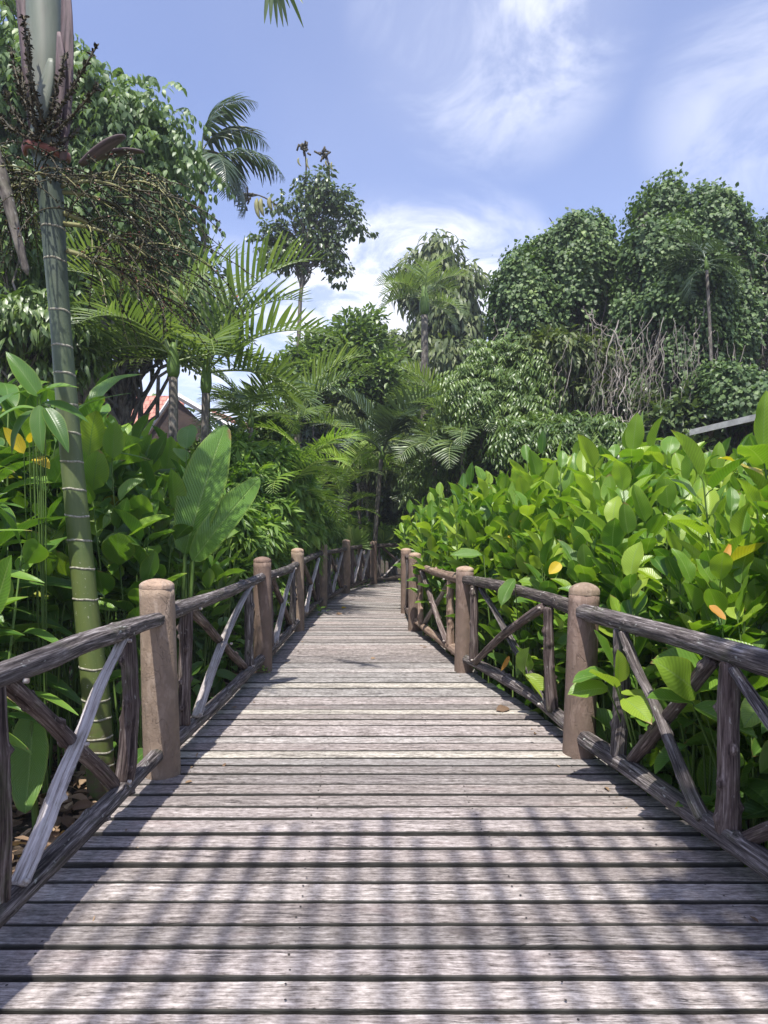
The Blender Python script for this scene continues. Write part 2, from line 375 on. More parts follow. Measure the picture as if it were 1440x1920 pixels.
def palm_trunk_mat():
    k = NT('ringed_palm_trunk'); lc = k.attr('lc').outputs['Vector']; sp = k.n('ShaderNodeSeparateXYZ', {0: lc}); s = sp.outputs[2]
    n1 = k.noise(k.map(lc, (9, 9, 2.0)), 1.0, 5, .6); n2 = k.noise(k.map(lc, (40, 40, 40)), 1.0, 3, .6)
    n3 = k.noise(k.map(lc, (70, 70, 6)), 1.0, 3, .6)
    low = k.mix(k.rng(n1, .3, .7), (.125, .155, .040, 1), (.075, .115, .032, 1))
    hi = k.mix(k.rng(n1, .3, .7), (.10, .125, .095, 1), (.055, .080, .055, 1))
    col = k.mix(k.rng(s, 1.8, 3.6), low, hi)
    col = k.mix(k.math('MULTIPLY', k.rng(n3, .45, .75), .25), col, (.16, .19, .07, 1))
    spot = k.rng(n2, .67, .71, 0, .7); spot = k.math('MULTIPLY', spot, k.rng(s, 2.6, 1.2, .1, 1))
    col = k.mix(spot, col, (.42, .42, .33, 1))
    base = k.math('MULTIPLY', k.rng(s, .75, .25), k.rng(k.noise(k.map(lc, (12, 12, 25)), 1.0, 4), .4, .6))
    col = k.mix(base, col, (.11, .085, .055, 1))
    return k.finish(col, .5, k.math('ADD', n1, k.math('MULTIPLY', n2, .4)), .3, .006, .4)
M['palm_trunk'] = palm_trunk_mat()
def ring_mat():
    k = NT('pale_leaf_scar'); lc = k.attr('lc').outputs['Vector']; n = k.noise(lc, 60.0, 3)
    return k.finish(k.mix(k.rng(n, .35, .65), (.16, .15, .10, 1), (.42, .40, .32, 1)), .8, n, .5, .004)
M['ring'] = ring_mat()
def shaft_mat():
    k = NT('grey_green_crownshaft'); lc = k.attr('lc').outputs['Vector']
    n1 = k.noise(k.map(lc, (16, 16, 1.5)), 1.0, 5, .6); n2 = k.noise(k.map(lc, (5, 5, 1.2)), 1.0, 3)
    c = k.mix(k.rng(n1, .3, .7), (.12, .15, .11, 1), (.20, .22, .165, 1)); c = k.mix(k.rng(n2, .5, .75, 0, .7), c, (.20, .155, .135, 1))
    return k.finish(c, .5, n1, .3, .004, .4)
M['shaft'] = shaft_mat()

def plank_mat():
    k = NT('weathered_deck_plank'); lc = k.attr('lc').outputs['Vector']; r = k.attr('rnd').outputs['Fac']
    off = k.n('ShaderNodeCombineXYZ', {0: k.math('MULTIPLY', r, 13.0), 1: k.math('MULTIPLY', r, 57.0)}).outputs[0]
    v = k.n('ShaderNodeVectorMath', {0: lc, 1: off}, operation='ADD').outputs[0]
    # wavy grain that bends round the odd knot
    warp = k.noise(k.map(v, (2.2, 9, 1)), 1.0, 2)
    v2 = k.n('ShaderNodeVectorMath', {0: v, 1: k.n('ShaderNodeCombineXYZ', {1: k.math('MULTIPLY', warp, .05)}).outputs[0]}, operation='ADD').outputs[0]
    g1 = k.noise(k.map(v2, (5, 110, 30)), 1.0, 7, .68, .5)
    g2 = k.noise(k.map(v2, (22, 330, 60)), 1.0, 5, .65, .3)
    g3 = k.noise(k.map(v, (28, 60, 30)), 1.0, 6, .7)
    g4 = k.noise(k.map(v, (1.1, 5, 3)), 1.0, 4, .6)
    f = k.math('ADD', k.math('ADD', k.math('MULTIPLY', g1, .42), k.math('MULTIPLY', g2, .26)), k.math('MULTIPLY', g3, .32))
    col = k.ramp(f, [(.40, (.070, .061, .054)), (.46, (.215, .197, .182)), (.52, (.350, .328, .308)), (.60, (.60, .57, .54))])
    tone = k.ramp(r, [(0, (.68, .65, .64)), (.14, (.97, .91, .90)), (.28, (.84, .84, .83)), (.42, (1.10, 1.04, 1.01)), (.56, (.78, .73, .71)), (.7, (.94, .87, .85)), (.82, (1.16, 1.14, 1.12)), (.95, (1.28, 1.26, 1.14)), (1, (1.35, 1.34, 1.28))], 'CONSTANT')
    col = k.mix(1.0, col, tone, 'MULTIPLY')
    col = k.mix(k.rng(g4, .52, .74, 0, .4), col, (.20, .172, .165, 1))
    # reddish worn patches
    g5 = k.noise(k.map(v, (1.6, 7, 3), (4, 9, 0)), 1.0, 3, .6)
    col = k.mix(k.rng(g5, .58, .78, 0, .35), col, (.40, .29, .27, 1))
    # long drying cracks
    cr = k.noise(k.map(v2, (1.5, 55, 20), (3, 1, 0)), 1.0, 4, .6, .6)
    crk = k.math('MULTIPLY', k.rng(k.math('ABSOLUTE', k.math('SUBTRACT', cr, .5)), .0, .011, 1.0, 0.0), k.rng(k.noise(k.map(v, (2.2, 10, 3), (7, 2, 0)), 1.0, 2), .52, .60))
    col = k.mix(k.math('MULTIPLY', crk, .85), col, (.03, .025, .025, 1))
    # knots
    vo = k.n('ShaderNodeTexVoronoi', {'Vector': k.map(v, (1.1, 4.2, 1)), 'Scale': 1.0, 'Randomness': 1.0}); kd = vo.outputs['Distance']
    kn = k.rng(kd, .05, .11, 1.0, 0.0); kr = k.math('MULTIPLY', k.rng(k.math('SINE', k.math('MULTIPLY', kd, 140.0)), .2, 1.0), k.rng(kd, .26, .12))
    col = k.mix(k.math('MULTIPLY', kn, .55), col, (.07, .055, .05, 1)); col = k.mix(k.math('MULTIPLY', kr, .38), col, (.12, .10, .10, 1))
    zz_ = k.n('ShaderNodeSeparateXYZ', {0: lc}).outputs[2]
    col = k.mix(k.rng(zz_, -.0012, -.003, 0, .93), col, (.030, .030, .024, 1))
    h = k.math('SUBTRACT', k.math('SUBTRACT', f, k.math('MULTIPLY', crk, .7)), k.math('MULTIPLY', kr, .12))
    return k.finish(col, .82, h, .85, .006, .25)
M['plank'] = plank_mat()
def plain_mat(name, c1, c2, scale=8, rough=.8, bd=.004, spec=.3):
    k = NT(name); t = k.n('ShaderNodeTexCoord').outputs['Object']; n = k.noise(t, scale, 5, .6)
    return k.finish(k.mix(k.rng(n, .35, .65), (*c1, 1), (*c2, 1)), rough, n, .4, bd, spec)
def post_mat(name, c1, c2, c3):
    k = NT(name); lc = k.attr('lc').outputs['Vector']; oi = k.n('ShaderNodeObjectInfo').outputs['Random']
    v = k.n('ShaderNodeVectorMath', {0: lc, 1: k.n('ShaderNodeCombineXYZ', {0: k.math('MULTIPLY', oi, 31.0)}).outputs[0]}, operation='ADD').outputs[0]
    n = k.noise(v, 9.0, 5, .6); n2 = k.noise(k.map(v, (14, 14, 5)), 1.0, 4, .6, .6); n3 = k.noise(v, 70.0, 4, .7)
    col = k.mix(k.rng(n, .3, .7), (*c1, 1), (*c2, 1))
    col = k.mix(k.rng(n2, .54, .60, 0, .75), col, (*c3, 1))
    n5 = k.noise(k.map(v, (11, 11, 2.2), (3, 3, 3)), 1.0, 5, .65); col = k.mix(k.rng(n5, .52, .70, 0, .55), col, tuple(c * .55 for c in c2) + (1,))
    ridge = k.math('ABSOLUTE', k.math('SUBTRACT', k.noise(k.map(v, (9, 9, 6), (5, 5, 5)), 1.0, 3, .5, .8), .5))
    cr = k.rng(ridge, 0, .006, 1, 0)
    col = k.mix(k.math('MULTIPLY', cr, k.rng(n2, .5, .6, 0, .6)), col, (.10, .075, .06, 1))
    z = k.n('ShaderNodeSeparateXYZ', {0: lc}).outputs[2]
    lower_tone = k.math('MULTIPLY', k.rng(z, .75, .45), k.rng(n, .3, .7, .2, .8)); col = k.mix(lower_tone, col, (.16, .12, .09, 1))  # darker tone over the lower part of the post
    h = k.math('ADD', k.math('ADD', k.math('MULTIPLY', n3, .35), n2), k.math('MULTIPLY', cr, -.3))
    return k.finish(col, .8, h, .9, .012, .25)
M['post'] = post_mat('tan_painted_concrete', (.30, .225, .160), (.24, .178, .128), (.37, .29, .22))
M['post_brown'] = post_mat('brown_and_shaded_concrete', (.215, .150, .116), (.170, .120, .094), (.27, .20, .16))  # browner copy of the post coat; paints foliage shade into the right posts
M['cap'] = post_mat('sandy_post_cap', (.43, .305, .215), (.37, .265, .19), (.46, .36, .28))
M['cap_dark'] = post_mat('brown_post_cap', (.25, .165, .125), (.20, .14, .11), (.31, .22, .17))
def ground_mat():
    k = NT('leaf_strewn_soil'); t = k.n('ShaderNodeTexCoord').outputs['Object']
    n1 = k.noise(t, 1.1, 6, .65); n2 = k.noise(t, 22.0, 5, .7); n3 = k.noise(t, .25, 3)
    col = k.ramp(n2, [(.3, (.022, .016, .011)), (.5, (.055, .040, .028)), (.68, (.11, .085, .06)), (.8, (.2, .16, .12))])
    col = k.mix(k.rng(n1, .5, .66, 0, .7), col, (.04, .065, .018, 1))
    return k.finish(col, .95, n2, .8, .03, .2)
M['soil'] = ground_mat()
M['bolt'] = plain_mat('pale_rusty_bolt', (.20, .13, .09), (.52, .50, .46), 60, .6)
M['joist'] = plain_mat('dark_joist_timber', (.035, .03, .026), (.07, .058, .05), 12)
def tile_mat():
    k = NT('red_roof_tile'); t = k.n('ShaderNodeTexCoord').outputs['UV']
    b = k.n('ShaderNodeTexBrick', {'Vector': t, 'Scale': 1.0, 'Mortar Size': .035, 'Brick Width': .28, 'Row Height': .34, 'Color1': (.40, .16, .11, 1), 'Color2': (.48, .22, .15, 1), 'Mortar': (.22, .07, .05, 1)})
    n = k.noise(t, 3.0, 4); col = k.mix(k.rng(n, .4, .7, 0, .4), b.outputs[0], (.62, .30, .22, 1))
    return k.finish(col, .7, b.outputs['Fac'], -.6, .03)
M['tile'] = tile_mat()
M['white'] = plain_mat('white_painted_board', (.62, .61, .58), (.74, .73, .70), 3)
M['darkwood'] = plain_mat('dark_stained_gable', (.045, .032, .026), (.075, .052, .04), 5)
M['render'] = plain_mat('cream_render', (.55, .50, .42), (.62, .57, .48), 2)
M['greywood'] = plain_mat('grey_fascia_board', (.30, .30, .29), (.46, .46, .44), 6)
M['roofsheet'] = plain_mat('grey_roof_sheet', (.18, .18, .17), (.26, .26, .25), 4)
M['pergola'] = plain_mat('pergola_timber', (.16, .12, .09), (.24, .18, .14), 10)

# ------------------------------------------------------------------ boardwalk
def crom(pts, n):
    pts = np.asarray(pts, float); P_ = np.vstack([2 * pts[0] - pts[1], pts, 2 * pts[-1] - pts[-2]]); out = []
    for t in np.linspace(0, len(pts) - 1, n):
        i = min(int(t), len(pts) - 2); f = t - i; a, b, c, d = P_[i], P_[i + 1], P_[i + 2], P_[i + 3]
        out.append(.5 * ((2 * b) + (-a + c) * f + (2 * a - 5 * b + 4 * c - d) * f * f + (-a + 3 * b - 3 * c + d) * f ** 3))
    return np.array(out)
LP = [(-1.36, -1.2), (-1.33, 1.2), (-1.25, 3.76), (-1.165, 6.41), (-1.15, 8.88), (-1.05, 11.3), (-.79, 13.8), (-.25, 15.9), (.75, 16.9), (2.2, 17.3), (4.2, 17.4), (6.0, 17.4)]
RP = [(1.85, -1.2), (1.60, 1.2), (1.245, 3.76), (.765, 6.41), (.41, 8.88), (.40, 11.0), (.78, 12.8), (1.35, 13.9), (2.1, 14.5), (3.0, 14.8), (4.3, 14.9), (6.0, 14.9)]
Lc = crom(LP, 1200); Rc = crom(RP, 1200)
mid = (Lc + Rc) / 2; sm = np.concatenate([[0], np.cumsum(np.linalg.norm(np.diff(mid, axis=0), axis=1))])
def at_s(C, s): return np.array([np.interp(s, sm, C[:, 0]), np.interp(s, sm, C[:, 1])])
gaps_px = [1895, 1833, 1778, 1732, 1691, 1653.5, 1622, 1591, 1563, 1535, 1512, 1490, 1470, 1451, 1435, 1421, 1407, 1393, 1381, 1360, 1349, 1339, 1330, 1321, 1306, 1290, 1280, 1270, 1261, 1252.5, 1243, 1229, 1217.5, 1209]
gapY = [CAMH * F_PX / (y - HOR) for y in gaps_px]
s_of_y = lambda y: np.interp(y, mid[:600, 1], sm[:600])
gs = [s_of_y(y) for y in gapY]
back = [gs[0] - .14 * k - .006 * math.sin(k * 2.1) for k in range(1, 22)][::-1]
gs = back + gs
while gs[-1] < sm[-1] - .3: gs.append(gs[-1] + random.uniform(.128, .150))
deck = MB(); gd = np.random.default_rng(3)
TH = .035
special = {}
for i in range(len(gs) - 1):
    s0, s1 = gs[i], gs[i + 1]
    g0 = gd.choice([.014, .018, .022, .028]) if i > 30 else gd.choice([.012, .020, .026, .030])
    a0, b0 = at_s(Lc, s0 + g0 / 2), at_s(Rc, s0 + g0 / 2); a1, b1 = at_s(Lc, s1 - g0 / 2), at_s(Rc, s1 - g0 / 2)
    dr = norm(b0 - a0); ov = .12 + gd.uniform(-.02, .02); ov2 = .10 + gd.uniform(-.02, .03)
    a0 = a0 - dr * ov; a1 = a1 - dr * ov; b0 = b0 + dr * ov2; b1 = b1 + dr * ov2
    tilt = gd.normal(0, .0022, 2); L = np.linalg.norm(b0 - a0)
    near = s0 < s_of_y(7); n = 70 if near else 24
    t = np.linspace(0, 1, n)[:, None]
    e0 = a0 * (1 - t) + b0 * t; e1 = a1 * (1 - t) + b1 * t
    fw = norm(np.stack([-dr[1:2], dr[0:1]], -1))[0] if False else np.array([-dr[1], dr[0]])
    def nz(amp):
        x = gd.standard_normal(n); kf = np.ones(5) / 5; y = np.convolve(x, kf, 'same')
        lowf = np.sin(np.linspace(0, gd.uniform(2, 7), n) + gd.uniform(0, 6)); return amp * (y * .8 + lowf * 1.1)
    e0 = e0 + fw * nz(.0016)[:, None] + fw * tilt[0]; e1 = e1 + fw * nz(.0016)[:, None] + fw * tilt[1]
    z0 = gd.normal(0, .0018); zz = z0 + nz(.0006)
    ch = .006
    cols = []
    # section: bottom near, side near, chamfer near, top mid, chamfer far, side far, bottom far
    wv = (e1 - e0)
    sec = [(e0, -TH), (e0, -ch * .9), (e0 + fw * ch, -.0008), (e0 + wv * .5, .0012), (e1 - fw * ch, -.0008), (e1, -ch * .9), (e1, -TH)]
    V = []; lcs = []
    cupz = gd.normal(0, .0012)
    for j, (e, z) in enumerate(sec):
        zc_ = zz + z + (cupz if j == 3 else 0) + (nz(.0006) if j in (2, 4) else 0)
        V.append(np.column_stack([e, zc_]))
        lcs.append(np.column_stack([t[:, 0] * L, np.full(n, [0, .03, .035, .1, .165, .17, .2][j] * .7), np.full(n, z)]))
    V = np.stack(V, 1); lcs = np.stack(lcs, 1); c = 7
    ii = np.arange(n - 1)[:, None] * c; jj = np.arange(c - 1)[None]
    Q = np.stack([ii + jj, ii + c + jj, ii + c + jj + 1, ii + jj + 1], -1).reshape(-1, 4)
    ends = [(0, 1, 5, 6), (1, 2, 4, 5), ((n - 1) * c + 6, (n - 1) * c + 5, (n - 1) * c + 1, (n - 1) * c), ((n - 1) * c + 5, (n - 1) * c + 4, (n - 1) * c + 2, (n - 1) * c + 1)]
    rv = gd.random() * .93
    ymid = (a0[1] + b0[1]) / 2
    if abs(ymid - 5.83) < .09 or abs(ymid - 5.0) < .08 or abs(ymid - 4.02) < .07: rv = .96
    deck.add(V.reshape(-1, 3), np.vstack([Q, ends]), rnd=rv, lc=lcs.reshape(-1, 3))
deck_o = thing('boardwalk', None, None); tag(deck_o, 'curving boardwalk of weathered grey cross planks between the two log railings', None, None, 'structure')
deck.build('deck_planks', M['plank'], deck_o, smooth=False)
js = MB()
for f in (.06, .36, .66, .94):
    C = Lc * (1 - f) + Rc * f; C = C[::12]
    pts = np.column_stack([C, np.full(len(C), -TH - .075)]); d = norm(np.gradient(pts, axis=0)); s = np.column_stack([-d[:, 1], d[:, 0], d[:, 2] * 0]) * .04
    n = len(pts); up = np.array([0, 0, .068])
    V = np.stack([pts - s - up, pts + s - up, pts + s + up, pts - s + up], 1).reshape(-1, 3)
    ii = np.arange(n - 1)[:, None] * 4; jj = np.arange(4)[None]
    js.add(V, np.stack([ii + jj, ii + (jj + 1) % 4, ii + 4 + (jj + 1) % 4, ii + 4 + jj], -1).reshape(-1, 4))
js.build('joist', M['joist'], deck_o, smooth=False)
nl_ = MB(); th_ = np.arange(8) / 8 * 2 * PI
for i in range(len(gs) - 1):
    sc_ = (gs[i] + gs[i + 1]) / 2
    if sc_ < s_of_y(1.5) or sc_ > s_of_y(8): continue
    a_, b_ = at_s(Lc, sc_), at_s(Rc, sc_)
    for f in (.06, .36, .66, .94):
        for dy in (-.035, .035):
            if gd.random() < .25: continue
            c_ = a_ * (1 - f) + b_ * f + np.array([gd.normal(0, .008), dy + gd.normal(0, .004)]); r_ = gd.uniform(.0035, .005)
            V = np.vstack([np.column_stack([c_[0] + r_ * np.cos(th_), c_[1] + r_ * np.sin(th_), np.full(8, .0045)]), [[c_[0], c_[1], .0052]]])
            nl_.add(V, None, [(8, k, (k + 1) % 8) for k in range(8)])
nl_.build('nail_heads', M['joist'], deck_o)['kind'] = 'stuff'
# ------------------------------------------------------------------ ground
gm = MB(); nx = 120
xs = np.concatenate([np.linspace(-150, -16, 12), np.linspace(-15, 15, nx), np.linspace(16, 150, 12)]); ys = np.concatenate([np.linspace(-60, -4, 8), np.linspace(-3, 26, nx), np.linspace(27, 300, 14)])
X, Y = np.meshgrid(xs, ys, indexing='ij'); Z = GZ + .05 * np.sin(X * 1.3 + 1) * np.cos(Y * 1.1) + .03 * np.sin(X * 3.1 + Y * 2.3) + .02 * rng.standard_normal(X.shape)
a, b = X.shape; ii = np.arange(a - 1)[:, None] * b; jj = np.arange(b - 1)[None]
gm.add(np.stack([X, Y, Z], -1).reshape(-1, 3), np.stack([ii + jj, ii + b + jj, ii + b + jj + 1, ii + jj + 1], -1).reshape(-1, 4))
tag(gm.build('ground', M['soil']), 'dark soil with dead leaves below the boardwalk', None, None, 'structure')

# ------------------------------------------------------------------ railings
def lathe(mb, c, prof, sides=28, wob=0.0, seed=0, lean=(0, 0)):
    g = np.random.default_rng(seed); th = np.arange(sides) / sides * 2 * PI; n = len(prof)
    V = []; lc = []; ph = g.uniform(0, 6, 4)
    for r, z in prof:
        rr = r * (1 + wob * (np.sin(2 * th + ph[0] + z * 2) + .6 * np.sin(3 * th + ph[1] - z * 5) + .4 * np.sin(5 * th + z * 9 + ph[2])) + wob * .4 * g.standard_normal(sides))
        V.append(np.column_stack([c[0] + rr * np.cos(th) + lean[0] * z, c[1] + rr * np.sin(th) + lean[1] * z, np.full(sides, c[2] + z)]))
        lc.append(np.column_stack([rr * np.cos(th), rr * np.sin(th), np.full(sides, z)]))
    V = np.vstack(V); lc = np.vstack(lc); ii = np.arange(n - 1)[:, None] * sides; jj = np.arange(sides)[None]; j2 = (jj + 1) % sides
    Q = np.stack([ii + jj, ii + j2, ii + sides + j2, ii + sides + jj], -1).reshape(-1, 4)
    T = []
    for base, rev in ((0, True), ((n - 1) * sides, False)):
        cidx = len(V); V = np.vstack([V, V[base:base + sides].mean(0)]); lc = np.vstack([lc, lc[base:base + sides].mean(0)])
        for k in range(sides): T.append([cidx, base + (k + 1) % sides, base + k] if rev else [cidx, base + k, base + (k + 1) % sides])
    mb.add(V, Q, T, lc=lc)
sd = [100]
def S_():
    sd[0] += 1; return sd[0]
def log(name, p0, p1, r, mat, parent, r1=None, knots=3, rough=.035, bow=.007, flat=1.0, hi=True, label=None):
    g = np.random.default_rng(S_()); p0 = np.array(p0, float); p1 = np.array(p1, float)
    L = np.linalg.norm(p1 - p0); n = max(10, int(L / (.012 if hi else .04))); sides = 28 if hi else 12
    bw = g.normal(0, bow, 3) * min(L, 2); t = np.linspace(0, 1, n)[:, None]
    pts = p0 * (1 - t) + p1 * t + 4 * t * (1 - t) * bw
    pts = pts + (np.sin(t * g.uniform(5, 9) + g.uniform(0, 6)) * g.normal(0, .5, 3) + np.sin(t * g.uniform(12, 20)) * g.normal(0, .25, 3)) * .006 * min(1, L) * np.sin(PI * t) ** .5
    rad = np.linspace(r, r1 or r * .88, n); k = max(1, n // 40)
    rad = rad * (1 + .05 * np.sin(t[:, 0] * g.uniform(4, 8) + g.uniform(0, 6)) + .03 * np.sin(t[:, 0] * g.uniform(10, 20)))
    rad[0] *= .82; rad[-1] *= .82
    mb = MB(); tube(mb, pts, rad, sides, rnd=g.random(), off=g.uniform(0, 9), rough=rough * .5, knots=knots if hi else 1, seed=S_(), flat=flat, ridge=.07)
    o = mb.build(name, mat, parent)
    if label: o['label'] = label
    return o
def post(parent, x, y, h, r, mat, capm, lean=(0, 0), dome=.05, wob=.012, seed=0, hi=True):
    z0 = GZ - .1; c = (x, y, 0); s = 40 if hi else 20
    mb = MB(); hh = h - dome
    zs = np.concatenate([[z0], np.linspace(z0 + .1, hh, 34)])
    prof = [(r * (1.10 - .10 * min(1, max(0, (z - z0) / (hh - z0)))), z) for z in zs]
    prof = [(rr, z) for rr, z in prof]
    lathe(mb, c, prof, s, wob * .6, seed, lean); po = mb.build('post', mat, parent)
    cb = MB()
    pr = [(r * .995, hh - .002), (r * 1.012, hh + .003), (r * 1.0, hh + .009)] + [(r * (1 - t_ ** 2.2) * .985 + .003, hh + .011 + (dome - .011) * (1 - (1 - t_) ** 1.4)) for t_ in np.linspace(.12, 1, 9)]
    lathe(cb, c, pr, s, wob * .5, seed + 1, lean); co = cb.build('post_cap', capm, po)
    return po

def bolt(parent, p, nrm, r=.009):
    th = np.arange(8) / 8 * 2 * PI; n = np.array([nrm[0], nrm[1], 0.0]); u = np.array([-nrm[1], nrm[0], 0.0]); w = np.array([0, 0, 1.0]); p = np.array(p, float)
    a = p + r * (np.cos(th)[:, None] * u + np.sin(th)[:, None] * w); mb = MB(); mb.add(np.vstack([a - n * .012, a + n * .004, [p + n * .008]]), [(k, (k + 1) % 8, 8 + (k + 1) % 8, 8 + k) for k in range(8)], [(8 + k, 8 + (k + 1) % 8, 16) for k in range(8)]); mb.build('bolt', M['bolt'], parent)
ZT, ZB = .905, .13
def rail_pt(C, s_or_xy, z): return np.array([*s_or_xy, z])
rf_ = None
def bay(parent, A, B, ups, xs_, hi, zt=ZT, zb=ZB, rt=.047, rb=.047, mt=None, ra=.085, out=0.0, xflip=False, mx=('log_brown', 'log_pale')):
    """A,B post centres (x,y); ups = list of fractions; xs_ = list of (f0,f1)"""
    A = np.array(A, float); B = np.array(B, float); d = norm(B - A); L = np.linalg.norm(B - A); nrm = np.array([-d[1], d[0]])
    o = lambda f: A + (B - A) * f
    mt = mt or ('log', 'log')
    e = ra * .6 / L
    g = np.random.default_rng(S_())
    log('top_rail', [*(o(e) ), zt + g.normal(0, .008)], [*(o(1 - e)), zt + g.normal(0, .012)], rt, M[mt[0]], parent, hi=hi, knots=9)
    log('bottom_rail', [*(o(e)), zb + g.normal(0, .006)], [*(o(1 - e)), zb + g.normal(0, .006)], rb, M[mt[1]], parent, hi=hi, knots=7)
    for f in ups:
        x, y = o(f) + nrm * .005
        lx = g.normal(0, .012, 2)
        log('upright', [x, y, zb + rb * .55], [x + lx[0], y + lx[1], zt - rt * .5], .041 + g.uniform(-.004, .004), M[g.choice(['log_brown', 'log'])] if mt[0] != 'log_new' else M['log_new'], parent, r1=.036, hi=hi, knots=7, bow=.012)
    side = 1.0 if (parent is rf_) else -1.0
    if hi:
        for f0, f1 in xs_:
            for f, z in ((f0, zt - rt * .9), (f1, zt - rt * .9), (f0, zb + rb * 1.2), (f1, zb + rb * 1.2), ((f0 + f1) / 2, (zt + zb) / 2)):
                q = o(f) + nrm * side * (.058 if z != (zt + zb) / 2 else .060); bolt(parent, [q[0], q[1], z + g.normal(0, .006)], nrm * side)
    for k, (f0, f1) in enumerate(xs_):
        a, b = o(f0), o(f1)
        if xflip: a, b = b, a
        # brown round brace: top at a, bottom at b; pale split brace: bottom at a, top at b
        log('brace', [*(a + nrm * .022), zt - rt * .7], [*(b + nrm * .022), zb + rb * .8], .033, M[mx[0]], parent, r1=.030, hi=hi, knots=5)
        log('brace', [*(a - nrm * .026), zb + rb * .8], [*(b - nrm * .026), zt - rt * .7], .034, M[mx[1]], parent, r1=.026, hi=hi, knots=2, flat=.42, rough=.09, label='pale split timber brace, bleached by the sun')

lf = thing('rustic_railing', 'log railing along the left edge of the boardwalk, with sandy capped posts', 'railing', (-1.3, 1.7, 0), 'log railings along the boardwalk')
def loc_parent(t):
    e = bpy.data.objects.new('tmp', None); return e
lposts = [(-1.29, 1.55, 1.10), (-1.25, 3.76, 1.10), (-1.165, 6.41, 1.10), (-1.15, 8.88, 1.10), (-1.05, 11.3, 1.10), (-.79, 13.8, 1.11), (-.25, 15.9, 1.03), (.95, 16.75, 1.03), (2.6, 17.2, 1.03)]
rposts = [(1.62, .95, 1.05), (1.197, 4.10, 1.05), (.765, 6.41, 1.01), (.41, 8.88, 1.04), (.355, 10.6, 1.04), (.80, 12.9, 1.04), (2.0, 14.35, 1.04)]
lf.location = (0, 0, 0)
for i, (x, y, h) in enumerate(lposts):
    post(lf, x, y, h, .095 if i < 2 else .084, M['post'] if i in (1, 3, 4, 5) else M['post_brown'], M['cap_dark'] if i == 2 else M['cap'], lean=(-.03 if i == 1 else rng.normal(0, .008), .0), dome=.055, seed=i * 7, hi=i < 4)
lb = lambda i: lposts[i][:2]
bay(lf, lb(0), lb(1), [.29, .765], [(.33, .73)], True)
bay(lf, lb(1), lb(2), [.145, .80], [(.20, .76)], True)
bay(lf, lb(2), lb(3), [.16, .82], [(.22, .78)], True)
bay(lf, lb(3), lb(4), [.16, .82], [(.22, .78)], False, mt=('log', 'log_dark'))
bay(lf, lb(4), lb(5), [.15, .3, .8], [(.34, .78)], False, mt=('log_dark', 'log_dark'))
bay(lf, lb(5), lb(6), [.2, .5, .8], [(.22, .5), (.5, .8)], False, mt=('log_dark', 'log_dark'))
bay(lf, lb(6), lb(7), [.12, .85], [(.18, .8)], False, mt=('log_dark', 'log_dark'), xflip=False)
bay(lf, lb(7), lb(8), [.15, .85], [(.2, .8)], False, mt=('log_dark', 'log_dark'))
rf = thing('rustic_railing', 'log railing along the right edge of the boardwalk, overhung by bright green leaves', 'railing', (0, 0, 0), 'log railings along the boardwalk')
rf_ = rf
for i, (x, y, h) in enumerate(rposts):
    post(rf, x, y, h, .092 if i < 2 else .084, M['post_brown'], M['post'] if i == 1 else M['cap'], lean=(.035 if i == 1 else rng.normal(0, .008), 0), dome=.075 if i == 1 else .05, wob=.02 if i == 1 else .012, seed=50 + i * 7, hi=i < 4)
rb_ = lambda i: rposts[i][:2]
bay(rf, rb_(1), rb_(0), [.155, .445, .80], [(.19, .41), (.47, .76)], True, zt=.875, zb=.12, rt=.05, rb=.05, xflip=True, mx=('log_brown', 'log'))
bay(rf, rb_(1), rb_(2), [.155, .86], [(.2, .82)], True, zt=.875, mt=('log_dark', 'log'), mx=('log_brown', 'log'))
bay(rf, rb_(2), rb_(3), [.2, .82], [(.24, .78)], True, zt=.875, mt=('log_new', 'log_new'), xflip=True, mx=('log_brown', 'log_pale'))
bay(rf, rb_(3), rb_(4), [.25, .7], [(.25, .7)], False, mt=('log_brown', 'log_brown'))
bay(rf, rb_(4), rb_(5), [.2, .8], [(.25, .75)], False, mt=('log_dark', 'log_dark'))
bay(rf, rb_(5), rb_(6), [.2, .8], [(.25, .75)], False, mt=('log_dark', 'log_dark'))

# slatted pergola over the place where the photographer stands: it throws the striped shade
pg = thing('pergola', 'slatted timber pergola over the near end of the boardwalk', 'pergola')
for x in (-1.95, 2.15):
    for y in (-.6, -3.0):
        b = MB(); box(b, (x - .07, y - .07, GZ), (x + .07, y + .07, PH - .24)); b.build('post', M['pergola'], pg, False)
    b = MB(); box(b, (x - .05, -3.4, PH - .235), (x + .05, .36, PH - .09)); b.build('beam', M['pergola'], pg, False)
for y in (-3.2, -2.1, -1.1):
    b = MB(); box(b, (-2.6, y - .03, PH - .085), (2.6, y + .03, PH - .005)); b.build('crossbar', M['pergola'], pg, False)
g = np.random.default_rng(5)
for i in range(34):
    x = -2.45 + i * .14 + g.normal(0, .006); b = MB(); w = g.uniform(.015, .022)
    y1 = .42 + g.normal(0, .13); dx = 0.0
    V = []
    for z in (PH, PH + .02):
        V += [(x - w + dx, -3.5, z), (x + w + dx, -3.5, z), (x + w, y1, z), (x - w, y1, z)]
    b.add(V, [(0, 3, 2, 1), (4, 5, 6, 7), (0, 1, 5, 4), (1, 2, 6, 5), (2, 3, 7, 6), (3, 0, 4, 7)]); b.build('slat', M['pergola'], pg, False)

PERG = True
